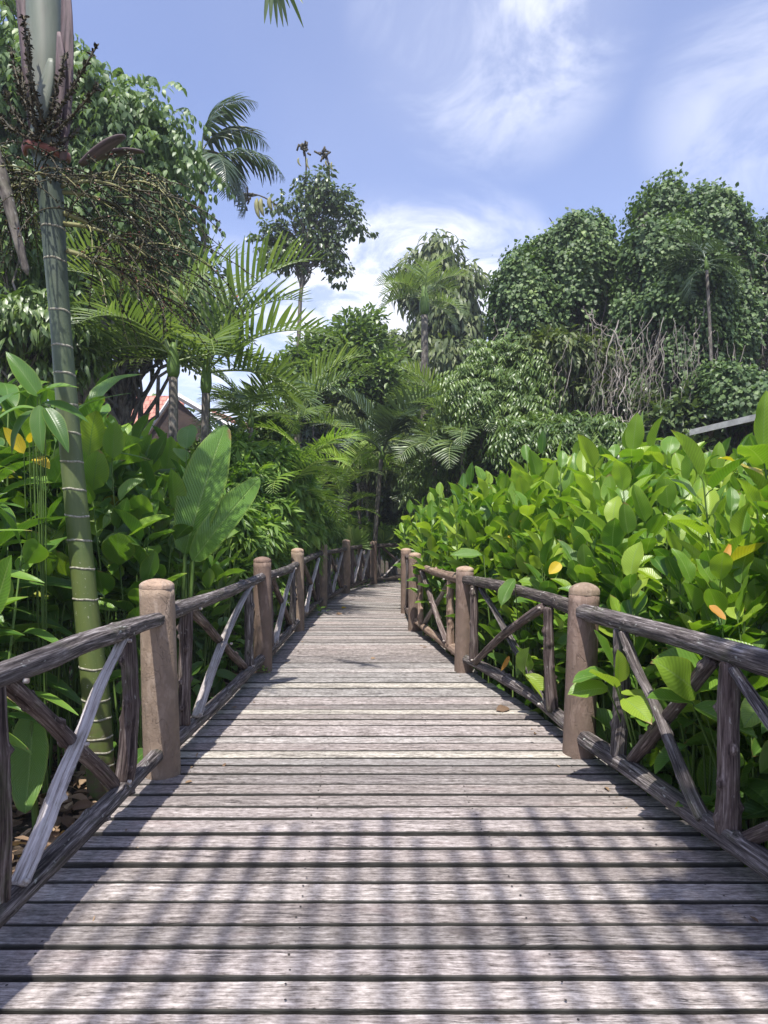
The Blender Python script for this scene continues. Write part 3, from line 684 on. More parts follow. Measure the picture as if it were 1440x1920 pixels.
# ------------------------------------------------------------------ vegetation builders
def ginger_clump(name, seed, n_stem=5, H=2.3, leafL=.36, spread=.35, mat='ginger', tpls=GING, low=.35, nleaf=11, erect=.55, lean=.22, stemr=.009):
    """canes with alternate broad leaves held up round the top"""
    g = np.random.default_rng(seed); root = thing(name, None, None)
    st = MB(); lv = MB(); pos = []; dr = []; upv = []; sz = []
    for s in range(n_stem):
        a = g.uniform(0, 2 * PI); r0 = spread * math.sqrt(g.random()); b = np.array([math.cos(a) * r0, math.sin(a) * r0, 0.0])
        h = H * g.uniform(.8, 1.06); la = g.uniform(0, 2 * PI); ln = lean * g.uniform(.2, 1.2) * h * .35
        top = b + np.array([math.cos(la) * ln, math.sin(la) * ln, h])
        c = curve(b, top, (g.normal(0, .03), g.normal(0, .03), 0), 9); tube(st, c, np.linspace(stemr * 1.25, stemr * .55, 9), 6, rnd=g.random(), cap=False)
        k = nleaf; fr = np.linspace(low, 1.0, k) ** .8; a0 = g.uniform(0, 2 * PI)
        for i, f in enumerate(fr):
            p = c[0] + (c[-1] - c[0]) * f; p = np.array([np.interp(f, np.linspace(0, 1, 9), c[:, m]) for m in range(3)])
            az_ = a0 + i * (2.45 + g.normal(0, .35)); el_ = (R(20) + erect * R(62) * f ** 1.5 + g.normal(0, .22))
            if i == k - 1: el_ = R(g.uniform(60, 85))
            d = np.array([math.cos(az_) * math.cos(el_), math.sin(az_) * math.cos(el_), math.sin(el_)])
            L = leafL * g.uniform(.72, 1.15) * (1.0 if f > .5 else .9)
            pl = L * g.uniform(.1, .3)
            tube(st, curve(p, p + d * pl, (0, 0, .01), 3), stemr * .45, 4, rnd=g.random(), cap=False)
            pos.append(p + d * pl); dr.append(d)
            u = np.array([-math.cos(az_) * math.sin(el_), -math.sin(az_) * math.sin(el_), math.cos(el_)]) + g.normal(0, .35, 3)
            upv.append(u); sz.append(L)
    scatter(lv, tpls, pos, dr, np.array(upv), np.array(sz), wsc=g.uniform(.85, 1.15, len(pos)), g=g)
    lv.build('foliage', LM[mat], root); st.build('stem', M['stem'], root)
    return root
def strew(protos, spots, label, cat, group, hscale=(.92, 1.05), first_used=None):
    g = np.random.default_rng(len(spots) * 13 + 1); used = first_used if first_used is not None else set()
    for i, sp_ in enumerate(spots):
        x, y = sp_[:2]; s = sp_[2] if len(sp_) > 2 else 1.0
        p = protos[int(g.integers(0, len(protos)))]
        o = p if id(p) not in used else copy_tree(p); used.add(id(p))
        o.location = (x, y, GZ); o.rotation_euler = (g.normal(0, .04), g.normal(0, .04), g.uniform(0, 6.28)); q = s * g.uniform(*hscale)
        o.scale = (q, q, q * g.uniform(.96, 1.04)); tag(o, label, cat, group)
    return used
def prune(protos, used):
    for p in protos:
        if id(p) not in used:
            for c in list(p.children): bpy.data.objects.remove(c)
            bpy.data.objects.remove(p)

# right bank: bright ginger hedge
def fence_x(C, y): return float(np.interp(y, C[:900, 1][:800], C[:800, 0]))
LPa = np.array(LP)[:8]; RPa = np.array(RP)[:8]
lx = lambda y: float(np.interp(y, LPa[:, 1], LPa[:, 0])); rx = lambda y: float(np.interp(y, RPa[:, 1], RPa[:, 0]))
near_p = [ginger_clump('ginger_plant', 300 + i, n_stem=7, H=2.42, leafL=.30, nleaf=14, low=.42) for i in range(5)]
far_p = [ginger_clump('ginger_plant', 330 + i, n_stem=8, H=2.35, leafL=.27, nleaf=13, low=.40, spread=.42) for i in range(4)]
spots = []; fspots = []; g = np.random.default_rng(21)
for y in np.arange(2.35, 7.2, .42):
    for j in range(8):
        x = rx(y) + .52 + j * .46 + g.uniform(-.12, .12); yy = y + g.uniform(-.15, .15)
        if x > 0.72 * yy + 1.0: continue
        spots.append((x, yy, (1.64 + .146 * yy) / 2.72 * (1 if j else .92) + g.uniform(-.09, .03)))
for y in np.arange(7.2, 14.0, .62):
    for j in range(8):
        x = rx(y) + .42 + j * .55 + g.uniform(-.15, .15); yy = y + g.uniform(-.2, .2)
        if x > 0.5 * yy + .6: continue
        fspots.append((x, yy, (1.06 if j > 1 else .90) + g.uniform(-.06, .05)))
u = strew(near_p, spots, 'bright green broad-leaved plant in the dense hedge close to the right railing', 'plant', 'near broad-leaved plants behind the right railing'); prune(near_p, u)
u = strew(far_p, fspots, 'broad-leaved plant in the far stretch of the hedge behind the right railing', 'plant', 'far broad-leaved plants behind the right railing'); prune(far_p, u)
print('ginger', len(spots), len(fspots))

# low dark growth under the hedge and sprays that poke through the railing
def spray(name, label, base, tips, L, mat, tp=GING, cat='plant', stem_r=.006, seed=0, group=None):
    """a few leaves held on thin stems at given points in the scene: tips = (x,y,z, dx,dy,dz)"""
    g = np.random.default_rng(seed + 900); root = thing(name, label, cat, base, group); b = np.array(base, float)
    st = MB(); lv = MB(); pos = []; dr = []; up = []
    for t in tips:
        p = np.array(t[:3], float) - b; d = norm(np.array(t[3:6], float))
        tube(st, curve((g.normal(0, .02), g.normal(0, .02), 0), p, (0, 0, .06), 6), np.linspace(stem_r, stem_r * .6, 6), 5, cap=False)
        pos.append(p); dr.append(d); up.append(np.array([0, -.55, 1.0]) + g.normal(0, .25, 3))
    scatter(lv, tp, pos, dr, np.array(up), np.array([L * g.uniform(.85, 1.15) for _ in tips]), g=g)
    lv.build('foliage', LM[mat], root); st.build('stem', M['stem'], root); return root
def PT(px, py, Y, d): return (*P(px, py, Y), *d)
spray('leaf_spray', 'cluster of bright leaves pushing through the right railing beside its nearest post', (1.5, 3.7, -.3),
      [PT(1155, 1290, 3.45, (-.5, -.3, .35)), PT(1160, 1280, 3.45, (-.1, -.3, .95)), PT(1140, 1290, 3.5, (-.95, -.2, .05)), PT(1165, 1300, 3.4, (.75, -.4, .1)), PT(1150, 1250, 3.5, (-.55, -.1, .8)), PT(1170, 1310, 3.35, (.2, -.8, -.1)), PT(1150, 1270, 3.5, (-.95, -.3, .3))],
      .22, 'ginger', seed=1)
spray('leaf_spray', 'two bright leaves lying across the crossed braces at the near right railing', (1.75, 3.2, -.3),
      [PT(1300, 1320, 2.95, (-.95, -.2, .25)), PT(1310, 1300, 2.95, (-.6, -.35, .5)), PT(1300, 1325, 2.95, (.5, -.5, -.2))], .26, 'ginger', seed=2)
spray('leaf_spray', 'yellowing leaf cluster poking out low between the right railing posts', (1.3, 4.9, -.3),
      [PT(985, 1265, 4.75, (-.1, -.4, .6)), PT(985, 1265, 4.75, (.5, -.4, -.5)), PT(990, 1260, 4.8, (-.3, -.2, .9))], .26, 'ginger', seed=3)
spray('leaf_spray', 'single ragged green leaf lying over the dark top rail', (1.2, 5.6, -.3),
      [PT(965, 1085, 5.0, (-.6, -.3, -.75))], .28, 'banana', seed=4)
spray('leaf_spray', 'broad pale green leaf reaching out above the tan rail', (1.2, 7.0, -.3),
      [PT(905, 1040, 6.6, (-1, -.1, -.1))], .36, 'banana', seed=5)
def dark_under(name, label, cat, seed, n, region, zr, L, mat, tp, group=None, kind=None, upz=1.0):
    g = np.random.default_rng(seed); mb = MB(); pts = region(g, n); z = g.uniform(zr[0], zr[1], len(pts))
    pos = np.column_stack([pts, z]); a = g.uniform(0, 2 * PI, len(pts)); e = g.normal(.2, .5, len(pts))
    d = np.column_stack([np.cos(a) * np.cos(e), np.sin(a) * np.cos(e), np.sin(e)])
    scatter(mb, tp, pos, d, np.column_stack([g.normal(0, .35, (len(pts), 2)), np.full(len(pts), upz)]), L * g.uniform(.6, 1.2, len(pts)), g=g)
    return tag(mb.build(name, LM[mat]), label, cat, group, kind)
def reg_right(g, n):
    y = g.uniform(1.9, 13.5, n); x = np.array([rx(v) for v in y]) + .22 + np.abs(g.normal(0, 1.1, n)); return np.column_stack([x, y])
def reg_left(g, n):
    y = g.uniform(2.4, 17, n); x = np.array([lx(v) for v in y]) - .30 - np.abs(g.normal(0, 2.0, n)); return np.column_stack([x, y])
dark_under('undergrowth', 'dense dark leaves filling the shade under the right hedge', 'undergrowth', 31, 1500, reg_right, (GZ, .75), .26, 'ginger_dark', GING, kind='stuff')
def reg_right_near(g, n):
    y = g.uniform(1.7, 5.5, n); x = np.array([rx(v) for v in y]) + .20 + np.abs(g.normal(0, .35, n)); return np.column_stack([x, y])
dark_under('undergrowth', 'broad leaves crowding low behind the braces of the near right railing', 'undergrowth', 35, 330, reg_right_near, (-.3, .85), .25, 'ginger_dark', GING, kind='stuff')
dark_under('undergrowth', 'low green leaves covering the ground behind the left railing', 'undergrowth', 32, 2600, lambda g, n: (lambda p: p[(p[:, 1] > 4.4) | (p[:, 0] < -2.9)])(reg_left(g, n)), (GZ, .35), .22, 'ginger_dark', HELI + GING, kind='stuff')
def litter(seed, n):
    g = np.random.default_rng(seed); mb = MB(); y = g.uniform(1.5, 8, n); x = np.array([lx(v) for v in y]) - .05 - np.abs(g.normal(0, 1.0, n))
    pos = np.column_stack([x, y, GZ + .05 + g.uniform(0, .07, n)]); a = g.uniform(0, 2 * PI, n); e = g.normal(.0, .25, n)
    d = np.column_stack([np.cos(a), np.sin(a), e]); scatter(mb, GING + SM_NARROW, pos, d, np.column_stack([g.normal(0, .4, (n, 2)), np.ones(n)]), g.uniform(.05, .17, n), g=g)
    tag(mb.build('leaf_litter', LM['dead']), 'brown fallen leaves on the soil behind the near left railing', 'leaf litter', None, 'stuff')
litter(33, 2200)

# left bank
gl = [ginger_clump('broadleaf_plant', 400 + i, n_stem=6, H=2.55, leafL=.39, nleaf=12, low=.45, mat='ginger_dark', spread=.4, erect=.5) for i in range(4)]
hl = [ginger_clump('paddle_leaf_plant', 430 + i, n_stem=6, H=2.35, leafL=.58, nleaf=9, low=.35, mat='heli', tpls=HELI, spread=.38, erect=.35, lean=.35, stemr=.012) for i in range(4)]
sA = []; sB = []; g = np.random.default_rng(44)
for (px, Y, s) in [(200, 5.6, .98), (260, 6.2, 1.02), (310, 6.6, 1.0), (240, 7.2, 1.08), (350, 7.4, 1.0), (170, 6.4, 1.02), (290, 5.4, .86), (130, 5.4, .98), (400, 8.2, .92), (330, 8.2, 1.04), (220, 5.0, .84), (270, 8.0, 1.08), (100, 6.2, 1.08), (420, 9.0, .84), (180, 7.6, 1.1), (350, 6.2, .80), (230, 9, 1.1), (120, 7.4, 1.12), (310, 9.2, 1.06), (365, 9.6, 1.0), (40, 7.0, 1.15)]:
    sA.append((GX(px, Y), Y, s * (.89 if px > 225 else .97)))
for (px, Y, s) in [(60, 5.3, .92), (-50, 4.2, .85), (110, 5.7, .92), (20, 5.4, 1.0), (-60, 5.0, .95), (80, 6.2, 1.0), (-90, 3.6, .75), (-80, 6.2, 1.05), (-120, 4.2, .85), (20, 6.6, 1.05), (-30, 4.8, .7)]:
    sB.append((GX(px, Y), Y, s * 1.08))
u = strew(gl, sA, 'deep green broad-leaved plant in the bank behind the left railing', 'plant', 'deep green plants behind the left railing'); prune(gl, u)
u = strew(hl, sB, 'dark paddle-leaved plant crowding round the near palm trunk', 'plant', 'paddle-leaved plants by the near palm'); prune(hl, u)
def big_leaf(name, label, base, tipdir, L, W, mat, petiole, seed, face=(0, -1, .35), droop=.12):
    root = thing(name, label, 'leaf plant', base); st = MB(); lv = MB(); tp = leaf_tpl(26, 8, W / L, .5, .28, droop, wave=.035, seed=seed, base=.40)
    pe = np.array(petiole, float); tube(st, curve((0, 0, 0), pe, (.0, -.02, .0), 8), np.linspace(.022, .014, 8), 8, cap=False)
    scatter(lv, tp, [pe], [tipdir], np.array(face, float), L, rnd=np.array([.6]))
    d = norm(np.array(tipdir, float)); 
    lv.build('leaf_blade', LM[mat], root); st.build('leaf_stalk', M['stem'], root); return root
b0 = np.array([GX(335, 5.3), 5.3, GZ])
pA = P(347, 1038, 5.3); pB = P(362, 1052, 5.25)
big_leaf('banana_plant', 'huge upright banana leaf, the tallest blade, behind the left railing', b0, (.27, .0, 1), 1.12, .37, 'banana', pA - b0, 3)
big_leaf('banana_plant', 'second banana leaf leaning right beside the huge upright one', b0 + [.05, -.03, 0], (.68, -.05, .92), .86, .26, 'banana', pB - b0 - [.05, -.03, 0], 4)
big_leaf('banana_plant', 'hanging banana leaf low behind the near left railing', (GX(70, 3.9), 3.9, GZ), (.05, -.15, -1), .55, .24, 'banana', P(62, 1330, 3.9) - np.array([GX(70, 3.9), 3.9, GZ]), 5, face=(0, -1, -.1), droop=-.1)
spray('leaf_spray', 'glossy pale-veined leaf at the far left, cut by the picture edge', (GX(-30, 3.2), 3.2, -.4), [PT(-10, 1150, 3.2, (.3, -.2, .75))], .34, 'ginger', seed=6)
spray('leaf_spray', 'hanging mango-like leaf cluster beside the near palm trunk', (GX(60, 4.2), 4.4, -.4),
      [PT(75, 760, 4.1, (.1, -.3, -.95)), PT(65, 765, 4.1, (-.9, -.3, .1)), PT(80, 755, 4.2, (.9, -.1, -.1)), PT(60, 770, 4.15, (-.5, -.3, -.7)), PT(75, 745, 4.2, (-.3, -.1, .5)), PT(85, 765, 4.1, (.6, -.3, -.75)), PT(70, 740, 4.2, (.6, -.2, .3))], .34, 'heli', HELI, seed=7)
spray('leaf_spray', 'yellow-green leaves half hidden at the left of the near palm trunk', (GX(50, 4.5), 4.6, -.4),
      [PT(55, 830, 4.3, (.5, -.3, .2)), PT(45, 850, 4.3, (-.4, -.3, .6)), PT(65, 860, 4.3, (.7, -.4, -.3))], .18, 'yellow', seed=8)
# thin canes seen through the left railing
g = np.random.default_rng(77); cn = MB()
for i in range(260):
    y = g.uniform(4.7, 9); x = lx(y) - .45 - abs(g.normal(0, 1.3)); h = g.uniform(.9, 1.7)
    tube(cn, curve((x, y, GZ), (x + g.normal(0, .15), y + g.normal(0, .15), GZ + h), (g.normal(0, .02), 0, 0), 6), np.linspace(.011, .006, 6), 5, rnd=g.random(), cap=False)
tag(cn.build('bare_canes', M['stem']), 'mass of thin green canes standing behind the left railing', 'canes', None, 'stuff')
cn = MB()
for i in range(260):
    y = g.uniform(2.0, 9); x = rx(y) + .35 + abs(g.normal(0, .9)); h = g.uniform(.9, 1.6)
    tube(cn, curve((x, y, GZ), (x + g.normal(0, .15), y + g.normal(0, .15), GZ + h), (g.normal(0, .02), 0, 0), 6), np.linspace(.011, .006, 6), 5, rnd=g.random(), cap=False)
tag(cn.build('bare_canes', M['stem']), 'mass of thin canes in the shade under the right hedge', 'canes', None, 'stuff')

# yellow and dry leaves in the right hedge
for (px, py, Y, d, L, m, lab) in [(1050, 1055, 4.0, (-.6, -.4, -.5), .15, 'yellow', 'curled yellow leaf hanging over the right railing by its nearest post'),
        (1350, 1060, 3.2, (.4, -.3, .8), .17, 'orange', 'orange dry leaf at the end of a stalk in the right hedge'),
        (1330, 1135, 3.0, (.5, -.5, -.7), .11, 'orange', 'small orange leaf low in the right hedge'),
        (905, 925, 7.5, (.1, -.3, .9), .20, 'yellow', 'upright yellow leaf high in the far hedge'),
        (985, 985, 6.0, (-.5, -.3, .7), .20, 'yellow', 'yellow leaf in the middle of the hedge'),
        (970, 1010, 6.4, (-.9, -.3, .1), .14, 'yellow', 'small yellow leaf beneath the middle yellow leaf of the hedge'),
        (955, 1230, 5.2, (-.4, -.4, -.6), .17, 'orange', 'brown-yellow leaf behind the crossed braces of the right railing'),
        (852, 1135, 8.3, (.1, -.3, .9), .16, 'yellow', 'yellow leaf glimpsed behind the tan upright')]:
    r = thing('fallen_leaf', lab, 'leaf', P(px, py, Y)); lv = MB(); scatter(lv, HELI[1:2] if L > .16 else GING[5:6], [(0, 0, 0)], [d], np.array([[.2, -.8, .6]]), L * .8); lv.build('leaf_blade', LM[m], r)
g = np.random.default_rng(61)
for k, (x, y, L, m, lab) in enumerate([(GX(695, 6.9), 6.95, .055, 'dead', 'small dark dead leaf standing on the planks in mid boardwalk'), (GX(630, 10.4), 10.4, .11, 'dead', 'brown dead leaf on the far planks near the left railing'), (GX(935, 4.9), 5.0, .12, 'dead', 'curled grey leaf lying by the right bottom rail'), (GX(640, 11.2), 11.2, .09, 'yellow', 'little yellowish leaf on the far planks')]):
    r = thing('fallen_leaf', lab, 'leaf', (x, y, .006)); lv = MB(); scatter(lv, GING[1:2], [(0, 0, .004)], [(1, .3, .25)], np.array([[.1, -.5, 1]]), L); lv.build('leaf_blade', LM[m], r)
g = np.random.default_rng(66); lt = MB(); n = 70; ys_ = g.uniform(2.2, 14, n); sd__ = g.random(n) < .5
xs_2 = np.where(sd__, [lx(v) + abs(g.normal(0, .10)) + .08 for v in ys_], [rx(v) - abs(g.normal(0, .10)) - .08 for v in ys_]); a_ = g.uniform(0, 6.28, n)
scatter(lt, SM_OVAL + SM_NARROW, np.column_stack([xs_2, ys_, np.full(n, .008)]), np.column_stack([np.cos(a_), np.sin(a_), g.normal(.05, .1, n)]), np.column_stack([g.normal(0, .3, (n, 2)), np.ones(n)]), g.uniform(.02, .06, n), g=g)
tag(lt.build('leaf_scraps', LM['dead']), 'small dry leaf scraps caught along the edges of the boardwalk', 'leaf scraps', None, 'stuff')
def weed(label, x, y, s, seed):
    g = np.random.default_rng(seed); r = thing('weed', label, 'weed', (x, y, 0)); lv = MB(); n = 26
    a = g.uniform(0, 6.28, n); e = g.uniform(.1, 1.2, n); d = np.column_stack([np.cos(a) * np.cos(e), np.sin(a) * np.cos(e), np.sin(e)])
    pos = d * s * g.uniform(.1, .9, n)[:, None] + [0, 0, .01]; scatter(lv, SM_OVAL, pos, d, np.array([0, 0, 1.0]), s * g.uniform(.35, .6, n), wsc=1.3, g=g); o = lv.build('foliage', LM['bamboo'], r)
weed('small weed sprouting at the deck edge between left posts in mid distance', GX(600, 10.6), 10.5, .16, 1)
weed('tiny weed sprouting at the foot of the dark-capped left post', GX(505, 6.55), 6.3, .08, 2)
weed('weed at the far bend of the deck below the railing', GX(683, 15.2), 15.2, .2, 3)

# ------------------------------------------------------------------ palms
def frond_mesh(L=2.0, arch=.9, nl=34, ll=.5, lw=.04, vee=.35, droop=.4, seed=0, stiff=.5, start=.16, up=1.1, endsc=.45, mat='palm', wsc=1.0):
    """one feather frond rooted at origin, growing towards +X; rises at angle `up` then arches"""
    g = np.random.default_rng(seed); n = 26; t = np.linspace(0, 1, n); ang = up - arch * 1.6 * t ** 1.3; ds = L / (n - 1)
    X = np.concatenate([[0], np.cumsum(np.cos(ang[:-1]) * ds)]); Z = np.concatenate([[0], np.cumsum(np.sin(ang[:-1]) * ds)]); Yw = .03 * L * np.sin(t * 3 + g.uniform(0, 6)) * t
    pts = np.column_stack([X, Yw, Z]); mb = MB(); tube(mb, pts, np.linspace(.011 * L ** .5 + .004, .003, n), 6, cap=False, rnd=.9)
    tan = norm(np.gradient(pts, axis=0)); tt = np.linspace(start, 1.0, nl)
    pos = np.array([[np.interp(x, t, pts[:, k]) for k in range(3)] for x in tt]); tg = norm(np.array([[np.interp(x, t, tan[:, k]) for k in range(3)] for x in tt]))
    nrm = norm(np.cross(tg, np.cross(np.array([0, 0, 1.0]), tg)))
    tp = []
    for k in range(3):
        dd = droop * (1 + .3 * (k - 1)); tp.append(leaf_tpl(6, 2, lw / ll, .35, .5, dd, tip=.6, base=.45, seed=k))
    prof = np.sin(PI * (tt * .78 + .16)) ** .6 * (1 - (1 - endsc) * tt ** 3)
    for sgn in (-1, 1):
        side = norm(np.cross(nrm, tg)) * sgn; fwd = (.35 + .75 * tt ** 1.5)[:, None]
        d = norm(side * (1 - .15 * stiff) + tg * fwd + nrm * vee + g.normal(0, .06, (nl, 3)))
        upv = nrm * .9 - side * vee + g.normal(0, .12, (nl, 3))
        scatter(mb, tp, pos, d, upv, ll * prof * g.uniform(.88, 1.08, nl), wsc=wsc, rnd=np.clip(g.random() * .3 + g.random(nl) * .6, 0, 1), g=g)
    return mb
def palm(label, base, top, r0, r1, spec, fr, nf=9, shaft=.5, name='palm_tree', tm='trunk', seed=0, rings=0, smooth_trunk=True, tilt0=0, azs=None, group=None, shaft_m='stem'):
    """fr = list of MB-variants; fronds are parts placed round the top"""
    g = np.random.default_rng(seed + 5000); base = np.array(base, float); top = np.array(top, float); root = thing(name, label, 'palm', base, group)
    tp = top - base; c = curve((0, 0, 0), tp, (g.normal(0, .02) * tp[2] / 4, 0, 0), 24); tb = MB(); rr = np.linspace(r0, r1, 24)
    tube(tb, c, rr, 14, rough=.01, seed=seed); tb.build('trunk', M[tm], root)
    if shaft:
        d = norm(c[-1] - c[-3]); sb = MB(); sc = np.array([c[-1] + d * s for s in np.linspace(-.02, shaft, 8)]); tube(sb, sc, r1 * np.array([1.05, 1.45, 1.5, 1.4, 1.25, 1.05, .8, .5]), 12); sb.build('crownshaft', M[shaft_m], root); tp = c[-1] + d * shaft * .8
    objs = []
    for i in range(nf):
        if azs is not None: a, tz, sc_ = azs[i][:3]
        else: a = i * 2.399 + g.normal(0, .2) + tilt0; tz = g.normal(0, .12); sc_ = g.uniform(.85, 1.1)
        k = i % len(fr)
        if i < len(fr): o = fr[k].build('frond', LM[spec], root); objs.append(o)
        else: o = objs[k].copy(); COL.objects.link(o); o.parent = root
        o.location = tuple(tp + np.array([math.cos(a), math.sin(a), 0]) * r1 * .6 - np.array([0, 0, 1]) * (shaft * .12) * (i % 4)); o.rotation_euler = (g.normal(0, .15), tz, a); o.scale = (sc_,) * 3
    return root

# 1. near ringed palm at the left
pb = np.array([GX(192, 4.4), 4.4, GZ]); Yp = 4.4
prof = [(192, 1500, 27), (180, 1300, 26), (163, 1150, 23.5), (148, 1000, 22.5), (136, 880, 21.5), (124, 740, 20.5), (113, 600, 19.5), (105, 500, 21), (98, 400, 23), (92, 330, 25), (87, 285, 27)]
prof = [(x, y, r) for x, y, r in prof]
pc = np.array([P(x, y, Yp) for x, y, r in prof]); pc[0] = pb; pr = np.array([r * .93 / F_PX * Yp for _, _, r in prof])
tt = np.linspace(0, len(pc) - 1, 120); ptc = np.array([[np.interp(t, range(len(pc)), pc[:, k]) for k in range(3)] for t in tt]); prr = np.interp(tt, range(len(pc)), pr)
kf = np.ones(9) / 9
for k in range(3): ptc[4:-4, k] = np.convolve(ptc[:, k], kf, 'same')[4:-4]
near_palm = thing('ringed_palm', 'tall green palm with pale trunk rings standing close behind the left railing', 'palm', pb)
tb = MB(); tube(tb, ptc - pb, prr, 32, rough=.004, seed=3); tr_o = tb.build('trunk', M['palm_trunk'], near_palm)
def at_z(z): return np.array([np.interp(z, ptc[:, 2], ptc[:, k]) for k in range(3)]), float(np.interp(z, ptc[:, 2], prr))
for yy in (430, 490, 585, 650, 702, 760, 812, 866, 918, 967, 1013, 1065, 1122, 1250, 1310, 1345, 1380, 1405, 1432):
    z = CAMH - (yy - HOR) / F_PX * Yp; c, r = at_z(z); g = np.random.default_rng(int(yy)); rb2 = MB(); th = np.arange(40) / 40 * 2 * PI
    tl = g.normal(0, .02, 2) + np.array([-.06, 0]); wv = .003 * np.sin(th * 2 + g.uniform(0, 6)) + .0015 * np.sin(5 * th + g.uniform(0, 6))
    V = []
    for rr_, dz in ((1.002, -.007), (1.055, -.003), (1.055, .003), (1.002, .007)):
        x = c[0] + r * rr_ * np.cos(th); y = c[1] + r * rr_ * np.sin(th); V.append(np.column_stack([x, y, z + dz + wv + (x - c[0]) * tl[0] + (y - c[1]) * tl[1]]))
    V = np.vstack(V) - pb; ii = np.arange(3)[:, None] * 40; jj = np.arange(40)[None]; rb2.add(V, np.stack([ii + jj, ii + (jj + 1) % 40, ii + 40 + (jj + 1) % 40, ii + 40 + jj], -1).reshape(-1, 4), lc=V); rb2.build('leaf_scar', M['ring'], near_palm)
cs = [(89, 290, 29), (89, 240, 30), (88, 180, 33), (87, 120, 35), (85, 60, 35), (83, 0, 34), (80, -90, 33), (77, -200, 26), (75, -300, 18)]
c_ = np.array([P(x, y, Yp) for x, y, r in cs]); sb = MB(); q = np.linspace(0, 8, 50); cc = np.array([[np.interp(t, range(9), c_[:, k]) for k in range(3)] for t in q]); tube(sb, cc - pb, np.interp(q, range(9), [r * .92 / F_PX * Yp for *_, r in cs]), 28, rough=.006)
sb.build('crownshaft', M['shaft'], near_palm)
def sheath(px0, py0, px1, py1, w, dy, m='sheath'):
    a, b = P(px0, py0, Yp + dy) - pb, P(px1, py1, Yp + dy) - pb; s = MB(); n = 16; t = np.linspace(0, 1, n); rr = w * np.sin(PI * (t * .85 + .1)) ** .6
    tube(s, curve(a, b, (.02, 0, .03), n), rr, 10, flat=.35, rough=.02); s.build('leaf_sheath', M[m], near_palm)
sheath(118, 300, 122, -60, .045, -.09); sheath(60, 240, 32, -40, .05, -.02); sheath(105, 250, 110, 60, .035, -.13, 'sheath'); sheath(60, 265, 95, 110, .05, -.13, 'shaft')
sheath(150, 310, 235, 255, .055, -.10, 'sheath'); sheath(150, 305, 270, 285, .045, .05, 'sheath')
ca, cr = at_z(CAMH + (HOR - 292) / F_PX * Yp); colr = MB(); th = np.linspace(-PI * .95, PI * .2, 26); tube(colr, np.column_stack([ca[0] + .13 * np.cos(th), ca[1] + .13 * np.sin(th), ca[2] + .02 * np.sin(th * 2)]) - pb, .018, 8, flat=1.6, rough=.05); colr.build('leaf_sheath', M['rust_sheath'], near_palm)
# fruiting branches: drooping strands with berries
def infl(origin, az_, el0, L, seed, n_str=34, berry=True, strand=.75, droop=1.4):
    g = np.random.default_rng(seed); st = MB(); bd = MB(); be = MB(); n = 14; t = np.linspace(0, 1, n); ang = el0 - droop * .5 * t
    hx = np.cumsum(np.cos(ang)) * L / n; hz = np.cumsum(np.sin(ang)) * L / n; c = origin + np.column_stack([math.cos(az_) * hx, math.sin(az_) * hx, hz])
    tube(st, np.vstack([origin, c]), np.linspace(.016, .006, n + 1), 7, rough=.06, seed=seed)
    for k in range(n_str):
        f = g.uniform(.12, 1); p = np.array([np.interp(f, t, c[:, m]) for m in range(3)]); a = az_ + g.normal(0, .9); e = g.uniform(-.5, .6); ls = strand * g.uniform(.6, 1.15)
        m_ = 16; s = np.linspace(0, 1, m_); aa = e - (e + 1.25) * s ** .8 * g.uniform(.5, 1.0); xx = np.cumsum(np.cos(aa)) * ls / m_; zz = np.cumsum(np.sin(aa)) * ls / m_
        q = p + np.column_stack([np.cos(a + g.normal(0, .2) * s) * xx, np.sin(a + g.normal(0, .2) * s) * xx, zz]); tube(st if k % 5 == 0 else bd, q, np.linspace(.0055, .0025, m_), 5, cap=False, rnd=g.random())
        if berry:
            nb = int(ls / .022); ff = g.random(nb); bp = np.column_stack([np.interp(ff, s, q[:, m]) for m in range(3)]) + g.normal(0, .009, (nb, 3)); dd = g.normal(0, 1, (nb, 3))
            scatter(be, BERRY, bp, dd, g.normal(0, 1, (nb, 3)), g.uniform(.007, .013, nb), rnd=np.clip(g.normal(.25, .24, nb), 0, 1), g=g)
    return st, bd, be
ov = np.array([[1, 0, 0], [-1, 0, 0], [0, .7, 0], [0, -.7, 0], [0, 0, .7], [0, 0, -.7]], float)
BERRY = [(ov, np.array([[0, 2, 4, 4], [2, 1, 4, 4], [1, 3, 4, 4], [3, 0, 4, 4], [2, 0, 5, 5], [1, 2, 5, 5], [3, 1, 5, 5], [0, 3, 5, 5]]), np.zeros((6, 2)))]
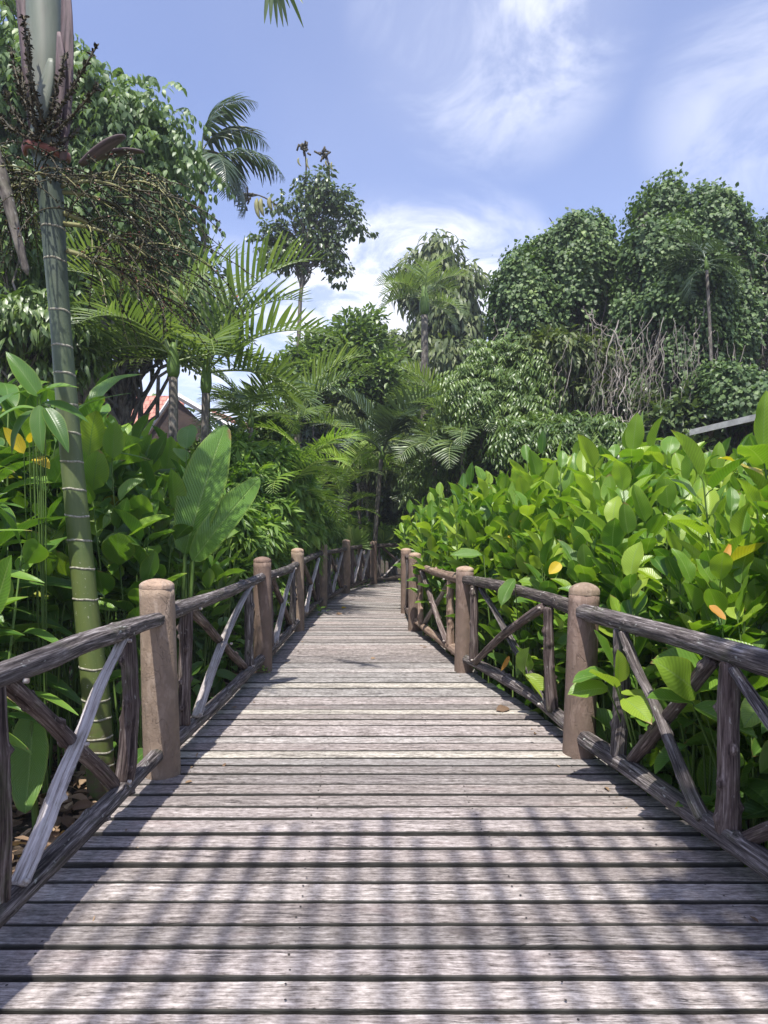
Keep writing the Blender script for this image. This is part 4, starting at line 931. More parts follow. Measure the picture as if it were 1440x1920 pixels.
# octahedron berries as quads: use four-sided bipyramid faces split along the waist
BERRY = [(np.array([[-1, 0, 0], [0, .7, 0], [0, 0, .7], [0, -.7, 0], [0, 0, -.7], [1, 0, 0], [-.5, .5, .5], [-.5, -.5, -.5]], float) * [1, 1, 1], np.array([[0, 2, 5, 1], [0, 3, 5, 2], [0, 4, 5, 3], [0, 1, 5, 4]]), np.zeros((8, 2)))]
o0 = at_z(CAMH + (HOR - 330) / F_PX * Yp)[0] - pb
k = 0; KL = .60
for (px, py, az_, el0, L, ns, be_, strn, dr) in [
        (110, 340, .15, .35, 1.00, 34, 1, .80, 1.5), (115, 350, -.35, .1, .95, 32, 1, .80, 1.3), (110, 360, .55, .2, 1.05, 32, 1, .85, 1.4), (100, 345, 2.9, .25, .85, 55, 1, .75, 1.4), (95, 350, -2.7, .15, .8, 50, 1, .75, 1.3), (90, 340, -1.4, .0, .45, 26, 1, .7, 1.3), (120, 420, -.1, -.1, 1.05, 34, 1, .9, 1.2), (120, 400, .9, .0, 1.1, 28, 1, .9, 1.2), (80, 330, 2.3, .3, 1.0, 50, 1, .8, 1.4), (125, 470, .2, -.2, .95, 45, 1, .8, 1.1)]:
    o = P(px, py, Yp) - pb; s, b, e = infl(o, az_, el0, L * KL, 600 + k, int(ns * .55), be_, strn * .85, dr); k += 1
    s2 = s.build('fruit_branch', M['stalk'], near_palm); b.build('fruit_strands', M['fruit_dark'], s2)
    if e.n: e.build('berries', M['berry'], s2)
# young spiky flower spikes rising round the crownshaft
for k, (px, py, qx, qy) in enumerate([(85, 250, 182, 85), (85, 240, 45, 30), (78, 250, 20, 90), (90, 250, 125, 100), (75, 260, 10, 170), (95, 255, 185, 160), (80, 255, 40, 130), (95, 270, 150, 240), (70, 250, 55, 60), (80, 262, 0, 215), (88, 250, 132, 150)]):
    g = np.random.default_rng(k + 70); a, b = P(px, py, Yp - .16) - pb, P(qx, qy, Yp - .16 + g.uniform(-.25, .25)) - pb; s = MB(); c = curve(a, b, (0, -.04, -.06), 12); tube(s, c, np.linspace(.011, .006, 12), 6, rnd=.3)
    L = np.linalg.norm(b - a); nn = int(L / .0030); f = g.random(nn); p = np.column_stack([np.interp(f, np.linspace(0, 1, 12), c[:, m]) for m in range(3)]); dd = norm(g.normal(0, 1, (nn, 3)))
    scatter(s, SM_OVAL, p, dd + norm(b - a) * .4, g.normal(0, 1, (nn, 3)), g.uniform(.022, .042, nn), rnd=g.random(nn) * .4, g=g); s.build('flower_spike', M['fruit_dark'], near_palm)
# its crown of fronds is above the frame; one hangs into view at the top
fr = [frond_mesh(2.2, .75, 40, .55, .05, .35, .35, seed=11, up=1.1)]
crown_top = P(75, -300, Yp) - pb
ob = None
for i, (a, tz, s_) in enumerate([(PI, -.25, 1), (2.3, -.2, 1), (-2.5, -.25, .95), (1.3, -.4, .9), (-1.4, -.3, .9), (3.8, -.2, .95)]):
    if ob is None: o = ob = fr[0].build('frond', LM['palm'], near_palm)
    else: o = ob.copy(); COL.objects.link(o); o.parent = near_palm
    o.location = tuple(crown_top); o.rotation_euler = (0, tz, a); o.scale = (s_,) * 3
# separate hanging frond tip
ft = MB(); g = np.random.default_rng(15); c = curve(crown_top, P(512, -70, Yp) - pb, (0, 0, .35), 20); tube(ft, c, np.linspace(.014, .004, 20), 6)
tps = [leaf_tpl(6, 2, .09, .35, .5, .1, tip=.6, base=.4), leaf_tpl(6, 2, .08, .35, .5, .2, tip=.6, base=.4)]
ps = []; ds = []
for f in np.linspace(.75, 1, 5):
    p = np.array([np.interp(f, np.linspace(0, 1, 20), c[:, m]) for m in range(3)])
    for sg in (-1, 1): ps.append(p); ds.append((.35 + .3 * f, sg * .35, -1.0 + .9 * (1 - f)))
for dx in (-.16, -.05, .05, .16, .25): ps.append(c[-1]); ds.append((dx, -.05, -1.0))
scatter(ft, tps, ps, ds, np.array([0, -1.0, .2]), .40, rnd=np.full(len(ps), .3)); ft.build('frond', LM['palm'], near_palm)

# 2. other palms
vA = [frond_mesh(2.1, .75, 25, .80, .062, .5, .10, seed=i, up=u_, stiff=.6) for i, u_ in enumerate((1.25, .95, .7, .45))]
vB = [frond_mesh(1.75, 1.1, 36, .66, .06, -.05, .45, seed=10 + i, up=u_) for i, u_ in enumerate((1.2, .8, .3))]
vC = [frond_mesh(1.4, .9, 22, .52, .045, .3, .22, seed=20 + i, up=u_) for i, u_ in enumerate((1.2, .9, .5, .2))]
def px_palm(label, bx, tx, ty, Y, r, spec, fr, nf, azs=None, shaft=.35, seed=0, tm='trunk', group=None, scale=1.0, shaft_m='stem'):
    t = P(tx, ty, Y); o = palm(label, (GX(bx, Y), Y, GZ), t, r * 1.2, r, spec, fr, nf, shaft, tm=tm, seed=seed, azs=azs, group=group, shaft_m=shaft_m)
    return o
G1 = 'palms growing beyond the boardwalk'
px_palm('tall slender palm with drooping dark comb-like fronds against the sky', 384, 378, 352, 13, .055, 'palm_dark', vB, 13, shaft=.9, seed=1, group=G1,
        azs=[(.2, -.35, 1.0), (PI - .3, .25, .9), (-.9, .35, 1.05), (.1, .55, 1.05), (PI, .9, .95), (1.6, -.6, 1.0), (-2.2, .8, .85), (-.3, .95, .9), (2.4, -.1, 1), (1.0, .7, .8), (-1.5, 1.0, .8), (2.8, -.6, .9), (.6, .1, 1)])
px_palm('young palm with stiff upswept comb-like fronds left of the tall slender palm trunk', 386, 386, 735, 9.5, .055, 'palm', vA, 10, shaft=.5, seed=2, group=G1,
        azs=[(.12, -.05, 1.15), (.0, .25, .95), (-.2, .6, .9), (PI - .2, -.1, .9), (1.7, -.2, 1), (PI + .1, .35, .9), (-1.2, .3, .9), (2.4, -.25, 1.1), (.7, .1, 1), (-2.4, .1, .9)])
px_palm('palm with a dark trunk in front of the house, arching pale fronds to the left', 328, 325, 705, 9.0, .06, 'palm', vA, 8, shaft=.45, seed=3, group=G1,
        azs=[(PI, .15, .95), (PI + .5, -.2, 1), (2.6, -.35, 1.05), (1.6, -.2, 1.1), (.6, -.25, .9), (PI - .1, .55, .7), (-1.9, .2, .8), (.2, .1, .7)])
px_palm('small palm with fronds fanning low right of the banana leaves', 470, 470, 800, 11.2, .04, 'palm', vC, 8, shaft=.3, seed=4, group=G1)
px_palm('palm with sunlit glossy fronds at the middle left of the boardwalk bend', 556, 556, 812, 13, .05, 'palm', vA, 9, shaft=.35, seed=5, group=G1,
        azs=[(.1, .0, .95), (.35, -.1, .95), (PI, .0, .9), (-.5, .3, .7), (PI + .5, .15, .8), (1.6, -.2, .9), (-1.4, .3, .75), (2.3, -.1, .8), (-2.2, .2, .7), (.9, .2, .8)])
px_palm('short palm with yellowish drooping fronds and a bare ringed stem above the bushes', 578, 576, 890, 12.4, .035, 'palm_lime', vC, 8, shaft=.25, seed=6, group=G1)
px_palm('low dark palm arching towards the bend of the boardwalk', 640, 640, 940, 16.2, .04, 'palm', vC, 8, shaft=.25, seed=7, group=G1)
px_palm('small lime-green palm behind the far corner of the left railing', 625, 627, 990, 16.0, .04, 'palm_lime', vC, 8, shaft=.2, seed=8, group=G1)
px_palm('tall pale-stemmed palm rising in the centre against a ragged tree', 784, 796, 590, 21, .11, 'palm', vA, 13, shaft=.9, seed=9, group=G1,
        azs=[(.1, .45, .75), (PI, .2, .8), (PI - .2, -.25, .8), (1.5, -.3, .8), (.3, -.2, .75), (-1.5, .2, .8), (PI + .4, .6, .8), (-.6, .5, .8), (2.4, 0, .8), (.8, .2, .8), (-2.4, .2, .8), (-.1, .8, .7), (PI, .9, .7)])
px_palm('dense green palm below the tall centre palm', 838, 838, 800, 17, .07, 'palm', vA, 11, shaft=.4, seed=10, group=G1)
px_palm('feathery green palm in front of the dark gap in the centre', 810, 815, 850, 15, .05, 'palm', vC, 11, shaft=.3, seed=11, group=G1)
px_palm('palm leaning over the dark hollow beside the boardwalk bend', 700, 715, 860, 16, .05, 'palm_dark', vA, 11, shaft=.3, seed=12, group=G1)
px_palm('distant palm behind the roof with a low round crown', 460, 452, 800, 16, .06, 'palm', vC, 10, shaft=.3, seed=13, group=G1)
px_palm('palm with pale fronds high against the dark trees at the right', 1345, 1325, 505, 13.2, .03, 'palm_dark', vC, 8, shaft=.25, seed=14, group=G1, azs=[(PI, .1, .75), (PI - .4, .5, .7), (.2, .1, .7), (-.3, .5, .7), (1.6, 0, .7), (-1.5, .3, .6), (2.6, -.3, .7), (PI + .3, .8, .7)])
px_palm('dark palm behind the hedge crest in the centre right', 900, 905, 820, 14, .05, 'palm', vC, 10, shaft=.3, seed=15, group=G1)
px_palm('lime-green palm with fronds fanned out just beyond the third left post', 540, 540, 935, 10.2, .03, 'palm_lime', vC, 7, shaft=.2, seed=31, group=G1)
px_palm('bright palm in front of the olive shrub at the boardwalk bend', 675, 672, 905, 17.2, .045, 'palm_lime', vA, 8, shaft=.3, seed=32, group=G1, azs=[(.2, .1, .8), (PI, .1, .8), (-.6, .3, .7), (-2.4, .3, .7), (-1.4, .4, .7), (1.6, -.2, .8), (.8, 0, .8), (2.4, 0, .8)])
px_palm('bright feathery palm against the dark hollow, left of the hedge end', 790, 790, 930, 17.6, .045, 'palm', vC, 9, shaft=.3, seed=33, group=G1)
px_palm('sunlit palm showing above the far end of the hedge', 868, 868, 845, 14.0, .045, 'palm', vC, 8, shaft=.3, seed=34, group=G1)
# fan palm leaf and round leaf
def fan(label, px, py, Y, r, mat, n=16, seed=0, join=.0):
    g = np.random.default_rng(seed); c = P(px, py, Y); root = thing('fan_palm', label, 'palm', (c[0], c[1], GZ)); h = c[2] - GZ
    st = MB(); tube(st, curve((0, 0, 0), (0, 0, h), (.05, 0, 0), 8), np.linspace(.02, .012, 8), 6); st.build('leaf_stalk', M['stem'], root)
    lv = MB(); a = np.linspace(-.25, PI + .25, n) if not join else np.linspace(-1.2, PI + 1.2, n); d = np.column_stack([np.cos(a), np.full(n, -.35), np.sin(a) * .9]); scatter(lv, leaf_tpl(5, 2, .22 + join, .7, .5, .12, base=.5), np.tile([0, 0, h], (n, 1)), d, np.array([0, -1.0, .4]), r * g.uniform(.9, 1.05, n), g=g); lv.build('leaf_blade', LM[mat], root)
fan('fan-shaped palm leaf glowing lime green above the far railing', 663, 1020, 14.9, .46, 'palm_lime', 17)
fan('second small fan leaf behind the starry one', 640, 1000, 15.6, .4, 'palm_lime', 14, 2)
fan('rounded pleated leaf just right of the starry fan leaf', 718, 1016, 17.5, .40, 'bamboo', 16, 3, .22)

# ------------------------------------------------------------------ trees
def crown_fill(g, lobes, n_cl, shell=.35):
    """centres of leaf clumps spread through ellipsoid lobes (x,y,z,rx,ry,rz)"""
    lobes = np.array(lobes, float); w = (lobes[:, 3] * lobes[:, 4] * lobes[:, 5]) ** (2 / 3); k = g.choice(len(lobes), n_cl, p=w / w.sum()); d = norm(g.normal(0, 1, (n_cl, 3)))
    d[:, 2] = np.where(d[:, 2] < -.6, -d[:, 2], d[:, 2]); r = g.uniform(shell, 1, n_cl) ** .5; return lobes[k, :3] + d * r[:, None] * lobes[k, 3:], d, k
def tree(label, base, lobes, mat, tpl, leaf, n_cl=160, per=60, cl_r=.5, trunk_r=.12, name='tree', shell=.3, hang=.3, pinnate=False, seed=0, limbs=40, group=None, wsc=1.0, bark='trunk', flatten=.7, trunk_to=None, cat='tree', updir=.0, trunk_pts=None):
    g = np.random.default_rng(seed + 9000); base = np.array(base, float); lobes = [tuple(np.array(l[:3]) - base) + tuple(l[3:]) for l in lobes]; root = thing(name, label, cat, base, group)
    C, D, K = crown_fill(g, lobes, n_cl, shell); L0 = np.array(lobes)[:, :3].mean(0); zmin = min(l[2] - l[5] for l in lobes)
    tt_ = np.array(trunk_to, float) - base if trunk_to is not None else np.array([L0[0], L0[1], max(.5, L0[2])])
    tb = MB(); tr = curve((0, 0, 0), tt_, (g.normal(0, .1), 0, 0), 16) if trunk_pts is None else np.array(trunk_pts) - base
    tube(tb, tr, np.linspace(trunk_r, trunk_r * .45, len(tr)), 12, rough=.03, seed=seed); tb.build('trunk', M[bark], root)
    lb_ = MB(); idx = g.choice(n_cl, min(limbs, n_cl), replace=False)
    for i in idx:
        f = g.uniform(.45, 1.0); s = np.array([np.interp(f, np.linspace(0, 1, len(tr)), tr[:, m]) for m in range(3)]); e = C[i]
        if e[2] < s[2] - .3: s = tr[max(1, int(len(tr) * .5))]
        c = curve(s, e, (0, 0, .12 * np.linalg.norm(e - s)), 9, wob=.03 * np.linalg.norm(e - s), g=g); tube(lb_, c, np.linspace(max(.012, trunk_r * .28), .006, 9), 5, cap=False, rnd=g.random())
    if lb_.n: lb_.build('limbs', M[bark], root)
    lv = MB(); n = n_cl * per
    ci = np.repeat(np.arange(n_cl), per)
    q = norm(g.normal(0, 1, (n, 3))) * (g.random(n) ** .45)[:, None] * cl_r * g.uniform(.6, 1.25, n_cl)[ci][:, None]; q[:, 2] *= flatten
    out = norm(q + D[ci] * cl_r * .5)
    if not pinnate:
        d = norm(out + g.normal(0, .45, (n, 3)) + np.array([0, 0, -hang + updir])); up = np.array([0, 0, 1.0]) + g.normal(0, .4, (n, 3)) + out * .3
        scatter(lv, tpl, C[ci] + q, d, up, leaf * g.uniform(.65, 1.2, n), wsc=wsc, rnd=np.clip(.25 * g.random(n_cl)[ci] + .75 * g.random(n), 0, 1), g=g)
    else:
        m = pinnate; rl = leaf * m * .55; d = norm(out * 1.0 + g.normal(0, .3, (n, 3)) + np.array([0, 0, -hang * .4])); pos = C[ci] + q; bend = np.array([0, 0, -1.0]) * hang
        P_, D_, U_, R_ = [], [], [], []
        rv = g.random(n)
        for j in range(m):
            f = (j + .6) / m; c = pos + d * rl * f + bend * rl * f * f; tg = norm(d + bend * 2 * f); sd_ = norm(np.cross(tg, np.array([0, 0, 1.0]) + 1e-3))
            for sg in (-1, 1):
                P_.append(c); D_.append(norm(sd_ * sg + tg * .6 + np.array([0, 0, -hang]))); U_.append(np.array([0, 0, 1.0]) + g.normal(0, .25, (n, 3)) - sd_ * sg * .2); R_.append(np.clip(rv * .7 + g.random(n) * .3, 0, 1))
        P_ = np.vstack(P_); scatter(lv, tpl, P_, np.vstack(D_), np.vstack(U_), leaf * g.uniform(.75, 1.15, len(P_)), wsc=wsc, rnd=np.concatenate(R_), g=g)
    lv.build('crown', LM[mat], root); return root
def LB(px, py, Y, rpx, rpy, rd=None):
    c = P(px, py, Y); rx_ = rpx / F_PX * Y; rz = rpy / F_PX * Y; return (*c, rx_, rd if rd else (rx_ + rz) / 2, rz)

tree('large tree with pale hanging feathery leaves behind the ringed palm', (GX(150, 11), 11, GZ),
     [LB(60, 230, 11, 130, 110), LB(190, 230, 11, 85, 75), LB(255, 270, 11, 60, 60), LB(300, 275, 11, 26, 46), LB(310, 350, 10.8, 26, 50), LB(120, 400, 11, 150, 110), LB(230, 430, 11.5, 100, 100), LB(10, 80, 10.5, 60, 90), LB(20, 520, 10.5, 110, 120), LB(130, 180, 11, 60, 50)],
     'tree_pale', SM_OVAL, .15, n_cl=330, per=11, cl_r=.50, trunk_r=.22, hang=.85, pinnate=7, seed=1, limbs=70, wsc=1.15, shell=.15, trunk_to=P(190, 330, 11))
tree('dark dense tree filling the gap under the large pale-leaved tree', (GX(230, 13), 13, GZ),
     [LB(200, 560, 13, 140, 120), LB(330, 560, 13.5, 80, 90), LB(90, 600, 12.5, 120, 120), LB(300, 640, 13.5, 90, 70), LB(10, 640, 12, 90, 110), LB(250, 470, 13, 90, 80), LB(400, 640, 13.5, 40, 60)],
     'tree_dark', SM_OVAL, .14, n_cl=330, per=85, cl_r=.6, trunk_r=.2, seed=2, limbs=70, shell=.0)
tree('tree with mixed green and reddish hanging leaves at the far left', (GX(40, 9), 9, GZ),
     [LB(30, 620, 9, 90, 60), LB(110, 640, 9.2, 70, 70), LB(60, 690, 9.2, 80, 40), LB(10, 450, 9.0, 60, 80)], 'tree_mid', SM_NARROW, .20, n_cl=90, per=60, cl_r=.45, trunk_r=.1, hang=1.0, seed=3, limbs=30, wsc=1.5)
tp_ = [P(562, 790, 20), P(561, 700, 20), P(560, 640, 20), P(563, 560, 20), P(570, 500, 20), P(578, 440, 20), P(590, 380, 20), P(600, 340, 20)]; tp_[0][2] = GZ
tree('slim tree with a loose dark crown standing alone against the sky', tp_[0],
     [LB(600, 352, 20, 46, 30), LB(545, 392, 20, 48, 26), LB(620, 380, 20, 50, 34), LB(650, 402, 20, 34, 28), LB(585, 420, 20, 70, 32), LB(520, 440, 20, 30, 30), LB(665, 435, 20, 26, 12), LB(540, 470, 20, 50, 28), LB(622, 470, 20, 36, 28), LB(512, 492, 20, 22, 24), LB(630, 505, 20, 26, 20), LB(590, 455, 20, 60, 30), LB(505, 450, 20, 34, 22), LB(675, 432, 20, 30, 16), LB(505, 505, 20, 22, 20), LB(640, 525, 20, 26, 16), LB(545, 505, 20, 30, 20)],
     'tree_dark', SM_OVAL, .17, n_cl=330, per=17, cl_r=.26, trunk_r=.075, hang=.9, seed=4, limbs=120, trunk_pts=tp_, wsc=1.15, shell=.1, flatten=.5)
# seed pods over it
pods = thing('seed_pod_cluster', 'bare flower spikes and pale hanging seed pods at the top of the slim tree', 'seed pods', P(600, 345, 20)); g = np.random.default_rng(4)
pm_ = MB(); pp = MB(); o0_ = P(600, 345, 20)
for (a, b, c, d) in [(573, 345, 568, 270), (617, 335, 607, 283), (528, 395, 465, 362)]:
    pm_ = MB(); tube(pm_, curve(P(a, b, 20) - o0_, P(c, d, 20) - o0_, (.05, 0, .1), 10), np.linspace(.03, .015, 10), 6)
    for k in range(26): q = P(c + g.normal(0, 4), d + abs(g.normal(0, 9)), 20) - o0_; tube(pm_, curve(q, q + g.normal(0, .08, 3), n=3), .03, 5)
    pm_.build('flower_stalk', M['fruit_dark'], pods)
for (x, y, l) in [(482, 372, 38), (490, 372, 34), (506, 370, 26), (514, 375, 20), (560, 296, 16), (576, 296, 22), (612, 300, 14), (622, 304, 18)]:
    pp = MB(); c = curve(P(x, y, 20) - o0_, P(x + 5, y + l, 20) - o0_, (-.05, 0, 0), 8); tube(pp, c, np.array([.02, .05, .06, .06, .055, .05, .035, .01]) * (1.2 if l > 25 else .5), 6)
    pp.build('seed_pod', M['stalk'], pods)

tree('bushy blue-green tree in the middle distance behind the palms', (GX(655, 20), 20, GZ),
     [LB(660, 625, 20, 45, 40), LB(610, 665, 20, 70, 40), LB(680, 670, 20, 70, 50), LB(640, 730, 19.5, 110, 60), LB(690, 602, 20, 14, 14), LB(720, 740, 19.5, 70, 60), LB(570, 700, 19.5, 50, 50)],
     'tree_mid', SM_OVAL, .24, n_cl=260, per=42, cl_r=.55, trunk_r=.2, seed=5, limbs=50, hang=.2)
tree('ragged tree with drooping brownish leaves behind the tall centre palm', (GX(840, 26), 26, GZ),
     [LB(825, 475, 26, 32, 26), LB(810, 520, 26, 50, 40), LB(865, 525, 26, 32, 22), LB(860, 560, 26, 40, 30), LB(790, 555, 26, 40, 28), LB(840, 610, 26, 60, 50), LB(740, 645, 26, 32, 24), LB(780, 680, 26, 70, 50), LB(870, 655, 26, 36, 26), LB(830, 700, 25, 80, 50), LB(885, 620, 26, 20, 20)],
     'tree_olive', SM_NARROW, .45, n_cl=280, per=45, cl_r=.65, trunk_r=.25, hang=1.3, seed=6, limbs=80, wsc=1.5)
tree('light green feathery tree rising behind the right hedge', (GX(945, 14), 14, GZ),
     [LB(940, 690, 14, 40, 30), LB(900, 740, 14, 30, 40), LB(985, 725, 14, 35, 35), LB(940, 780, 13.6, 60, 40)],
     'tree_mid', SM_NARROW, .15, n_cl=120, per=12, cl_r=.34, trunk_r=.06, hang=.5, pinnate=7, seed=7, limbs=60, wsc=1.4)

# centre dark hollow and the bushes round it
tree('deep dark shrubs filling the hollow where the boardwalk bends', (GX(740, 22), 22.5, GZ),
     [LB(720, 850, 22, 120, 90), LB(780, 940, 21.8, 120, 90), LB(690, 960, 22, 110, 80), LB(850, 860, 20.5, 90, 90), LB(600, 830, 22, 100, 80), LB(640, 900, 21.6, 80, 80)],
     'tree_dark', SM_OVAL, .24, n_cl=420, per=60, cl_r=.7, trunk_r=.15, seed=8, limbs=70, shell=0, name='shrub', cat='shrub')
tree('olive-leaved shrub arching over the boardwalk bend', (GX(690, 19), 19.3, GZ),
     [LB(680, 790, 19, 60, 36), LB(700, 840, 19, 60, 50), LB(740, 880, 19, 50, 40), LB(640, 775, 19, 40, 30)],
     'tree_olive', SM_NARROW, .3, n_cl=90, per=42, cl_r=.45, trunk_r=.06, seed=9, limbs=40, hang=.8, name='shrub', cat='shrub', wsc=1.6)
def bushes(label, group, mat, tpl, leaf, spots, per=70, hang=.3, seed=0, name='shrub', wsc=1.0, ncl=40, cat='shrub', updir=0.0, pinnate=False):
    for i, (px, py, Y, rpx, rpy) in enumerate(spots):
        b = (GX(px, Y), Y, GZ); tree(label[i] if isinstance(label, list) else label, b, [LB(px, py, Y, rpx, rpy), LB(px + rpx * .3, py + rpy * .6, Y, rpx * .8, rpy * .7)], mat, tpl, leaf, n_cl=ncl, per=per, cl_r=.30 * (rpx + rpy) / F_PX * Y * .5, trunk_r=.03, seed=seed + i, limbs=16, hang=hang, name=name, group=group, wsc=wsc, shell=.0, cat=cat, bark='twig', updir=updir, pinnate=pinnate)
bushes('bright narrow-leaved bush in the thicket behind the left railing', 'bright bushes behind the left railing', 'bamboo', SM_NARROW, .26,
       [(470, 930, 9.5, 60, 60), (520, 900, 11, 60, 60), (480, 1010, 9.0, 50, 60), (545, 960, 11.0, 60, 60), (530, 1030, 11, 60, 50), (520, 1000, 9.6, 36, 50), (450, 860, 10.0, 50, 40), (545, 900, 10.6, 40, 50), (430, 1000, 8.2, 40, 60), (590, 960, 13.4, 30, 40), (500, 880, 10, 50, 40), (440, 1090, 8, 40, 50), (500, 1080, 9, 30, 40), (610, 1000, 14.6, 26, 30), (670, 1000, 17.9, 40, 26), (730, 1015, 18.2, 40, 24), (770, 1000, 18.6, 30, 30), (575, 1010, 12.6, 22, 40), (560, 930, 12, 34, 40)], per=50, hang=.7, seed=40, wsc=1.2, ncl=36)
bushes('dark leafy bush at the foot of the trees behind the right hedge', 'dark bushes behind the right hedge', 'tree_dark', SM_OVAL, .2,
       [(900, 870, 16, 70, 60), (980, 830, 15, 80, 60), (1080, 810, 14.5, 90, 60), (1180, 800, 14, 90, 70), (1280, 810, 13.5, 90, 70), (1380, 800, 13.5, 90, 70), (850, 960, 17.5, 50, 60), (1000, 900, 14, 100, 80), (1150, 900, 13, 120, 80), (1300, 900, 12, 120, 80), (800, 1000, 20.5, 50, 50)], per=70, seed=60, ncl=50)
bushes('green palm-like feathery bush crowning the back of the right hedge', 'feathery bushes behind the right hedge', 'tree_mid', SM_NARROW, .15,
       [(860, 830, 15, 40, 30), (1100, 820, 11.5, 60, 18), (1000, 820, 12, 50, 20), (800, 900, 15.5, 30, 40)], per=8, seed=75, ncl=40, pinnate=6, hang=.4, wsc=1.3)
bushes('mid-green bush in the thicket at the left below the house', 'bushes below the house', 'tree_mid', SM_OVAL, .16,
       [(440, 850, 13, 60, 50), (500, 820, 14, 60, 40), (380, 870, 12, 70, 50), (300, 900, 11, 90, 60), (200, 900, 10, 90, 70), (100, 900, 9, 80, 70), (0, 900, 8, 90, 80)], per=60, seed=85, ncl=45)

# creeper-draped trees at the right
def draped(label, base, domes, n, leaf, seed, mat='vine', strands=70, trunk_to=None):
    """dome tops with ragged hanging curtains of creeper; dome = (x,y,z,rx,ry,rz,curtain)"""
    g = np.random.default_rng(seed + 7000); base = np.array(base, float); root = thing('creeper_draped_tree', label, 'tree', base); lv = MB(); w = np.array([(d[3] * (d[5] + d[6])) for d in domes]); k = g.choice(len(domes), n, p=w / w.sum())
    D = np.array(domes)[k]; az_ = g.uniform(0, 2 * PI, n); top = g.random(n) < .5
    fz = g.random(n); rr = np.where(top, np.sqrt(np.clip(1 - fz ** 2, 0, 1)), 1.0)
    lump = 1 + .10 * np.sin(az_ * 3 + k * 2) + .07 * np.sin(az_ * 7 + k + fz * 5) + .05 * np.sin(az_ * 13 - fz * 9)
    depth = 1 - np.abs(g.normal(0, .09, n))
    rag = .55 + .35 * np.sin(az_ * 5 + k) + .25 * np.sin(az_ * 11 + 2 * k) + .2 * np.sin(az_ * 23)
    zt = np.where(top, D[:, 5] * fz, -D[:, 6] * g.random(n) * np.clip(rag, .15, 1.1))
    taper = np.where(top, 1.0, 1 + .03 * zt)
    pos = np.column_stack([D[:, 0] + D[:, 3] * rr * lump * depth * np.cos(az_) * taper, D[:, 1] + D[:, 4] * rr * lump * depth * np.sin(az_) * taper, D[:, 2] + zt * np.where(top, lump * depth, 1)]) - base
    w_ = pos + base; nz_ = np.sin(w_[:, 0] * 2.3 + 1.1 * np.sin(w_[:, 2] * 1.7)) * np.sin(w_[:, 2] * 2.1 + w_[:, 1] * 1.3) + .6 * np.sin(w_[:, 0] * 5.1 + w_[:, 2] * 3.7) * np.sin(w_[:, 1] * 4.3 + w_[:, 2] * 2.9)
    pos = pos + np.column_stack([np.cos(az_) * rr, np.sin(az_) * rr, np.where(top, fz, 0)]) * (nz_ * .16)[:, None]
    keep_ = g.random(n) < np.clip(.95 + nz_ * .75, .06, 1); pos = pos[keep_]; az_ = az_[keep_]; rr = rr[keep_]; top = top[keep_]; fz = fz[keep_]; n = len(pos)
    pos += g.normal(0, .07, (n, 3)); out = np.column_stack([np.cos(az_) * rr, np.sin(az_) * rr, np.where(top, fz, .1)])
    d = norm(np.array([0, 0, -.8]) + out * .6 + g.normal(0, .45, (n, 3))); up = out * 1.0 + np.array([0, 0, .45]) + g.normal(0, .3, (n, 3))
    clump = np.sin(pos[:, 0] * 3 + seed) * np.sin(pos[:, 2] * 3.3) * .15
    scatter(lv, SM_ROUND, pos, d, up, leaf * g.uniform(.6, 1.25, n), rnd=np.clip(g.random(n) * .9 + clump, 0, 1), g=g); lv.build('crown', LM[mat], root)
    tb = MB(); dd = np.array(domes)
    for j, dm in enumerate(domes):
        e = np.array(dm[:3]) - base + [0, 0, dm[5] * .5]; s0 = np.array([g.normal(0, .3), g.normal(0, .3), 0]); tube(tb, curve(s0, e, (g.normal(0, .3), 0, 0), 14, wob=.05, g=g), np.linspace(.16, .04, 14), 9, rough=.04)
        for q in range(12):
            a = g.uniform(0, 6.28); t2 = e + np.array([math.cos(a) * dm[3] * .8, math.sin(a) * dm[4] * .8, g.uniform(-.3, .4) * dm[5]]); s1 = s0 + (e - s0) * g.uniform(.5, 1); tube(tb, curve(s1, t2, (0, 0, .2), 8, wob=.06, g=g), np.linspace(.04, .01, 8), 5, cap=False)
    tb.build('trunk', M['trunk'], root)
    if strands:
        vs = MB()
        for q in range(strands):
            dm = domes[int(g.integers(0, len(domes)))]; a = g.uniform(PI, 2 * PI); p = np.array([dm[0] + dm[3] * math.cos(a) * g.uniform(.5, 1), dm[1] + dm[4] * math.sin(a) * g.uniform(.6, 1.02), dm[2] - g.uniform(0, .7)]) - base
            z1 = max(GZ + .2, p[2] + base[2] - g.uniform(1.2, 4.5)) - base[2]; e = p + np.array([g.normal(0, .5), g.normal(0, .2), 0]); e[2] = z1
            tube(vs, curve(p, e, (g.normal(0, .25), 0, -.1), 14, wob=.06, g=g), g.uniform(.007, .017), 5, cap=False, rnd=g.random())
        vs.build('hanging_vines', M['vine_stem'], root)['kind'] = 'stuff'
    return root
def DM(px, py, Y, rpx, rpy, cur, rd=1.0):
    c = P(px, py, Y); return (*c, rpx / F_PX * Y, rpx / F_PX * Y * rd, rpy / F_PX * Y, cur / F_PX * Y)
draped('creeper-smothered tree with a broad rounded top, left of the twin-topped one', (GX(1060, 16), 16, GZ),
       [DM(1080, 500, 16, 80, 90, 210), DM(985, 560, 15.7, 60, 85, 150), DM(1150, 530, 15.8, 50, 60, 230), DM(1020, 525, 16.4, 70, 70, 120), DM(938, 610, 15.9, 22, 55, 60), DM(1110, 470, 15.6, 40, 55, 120)], 72000, .105, 1, strands=26)
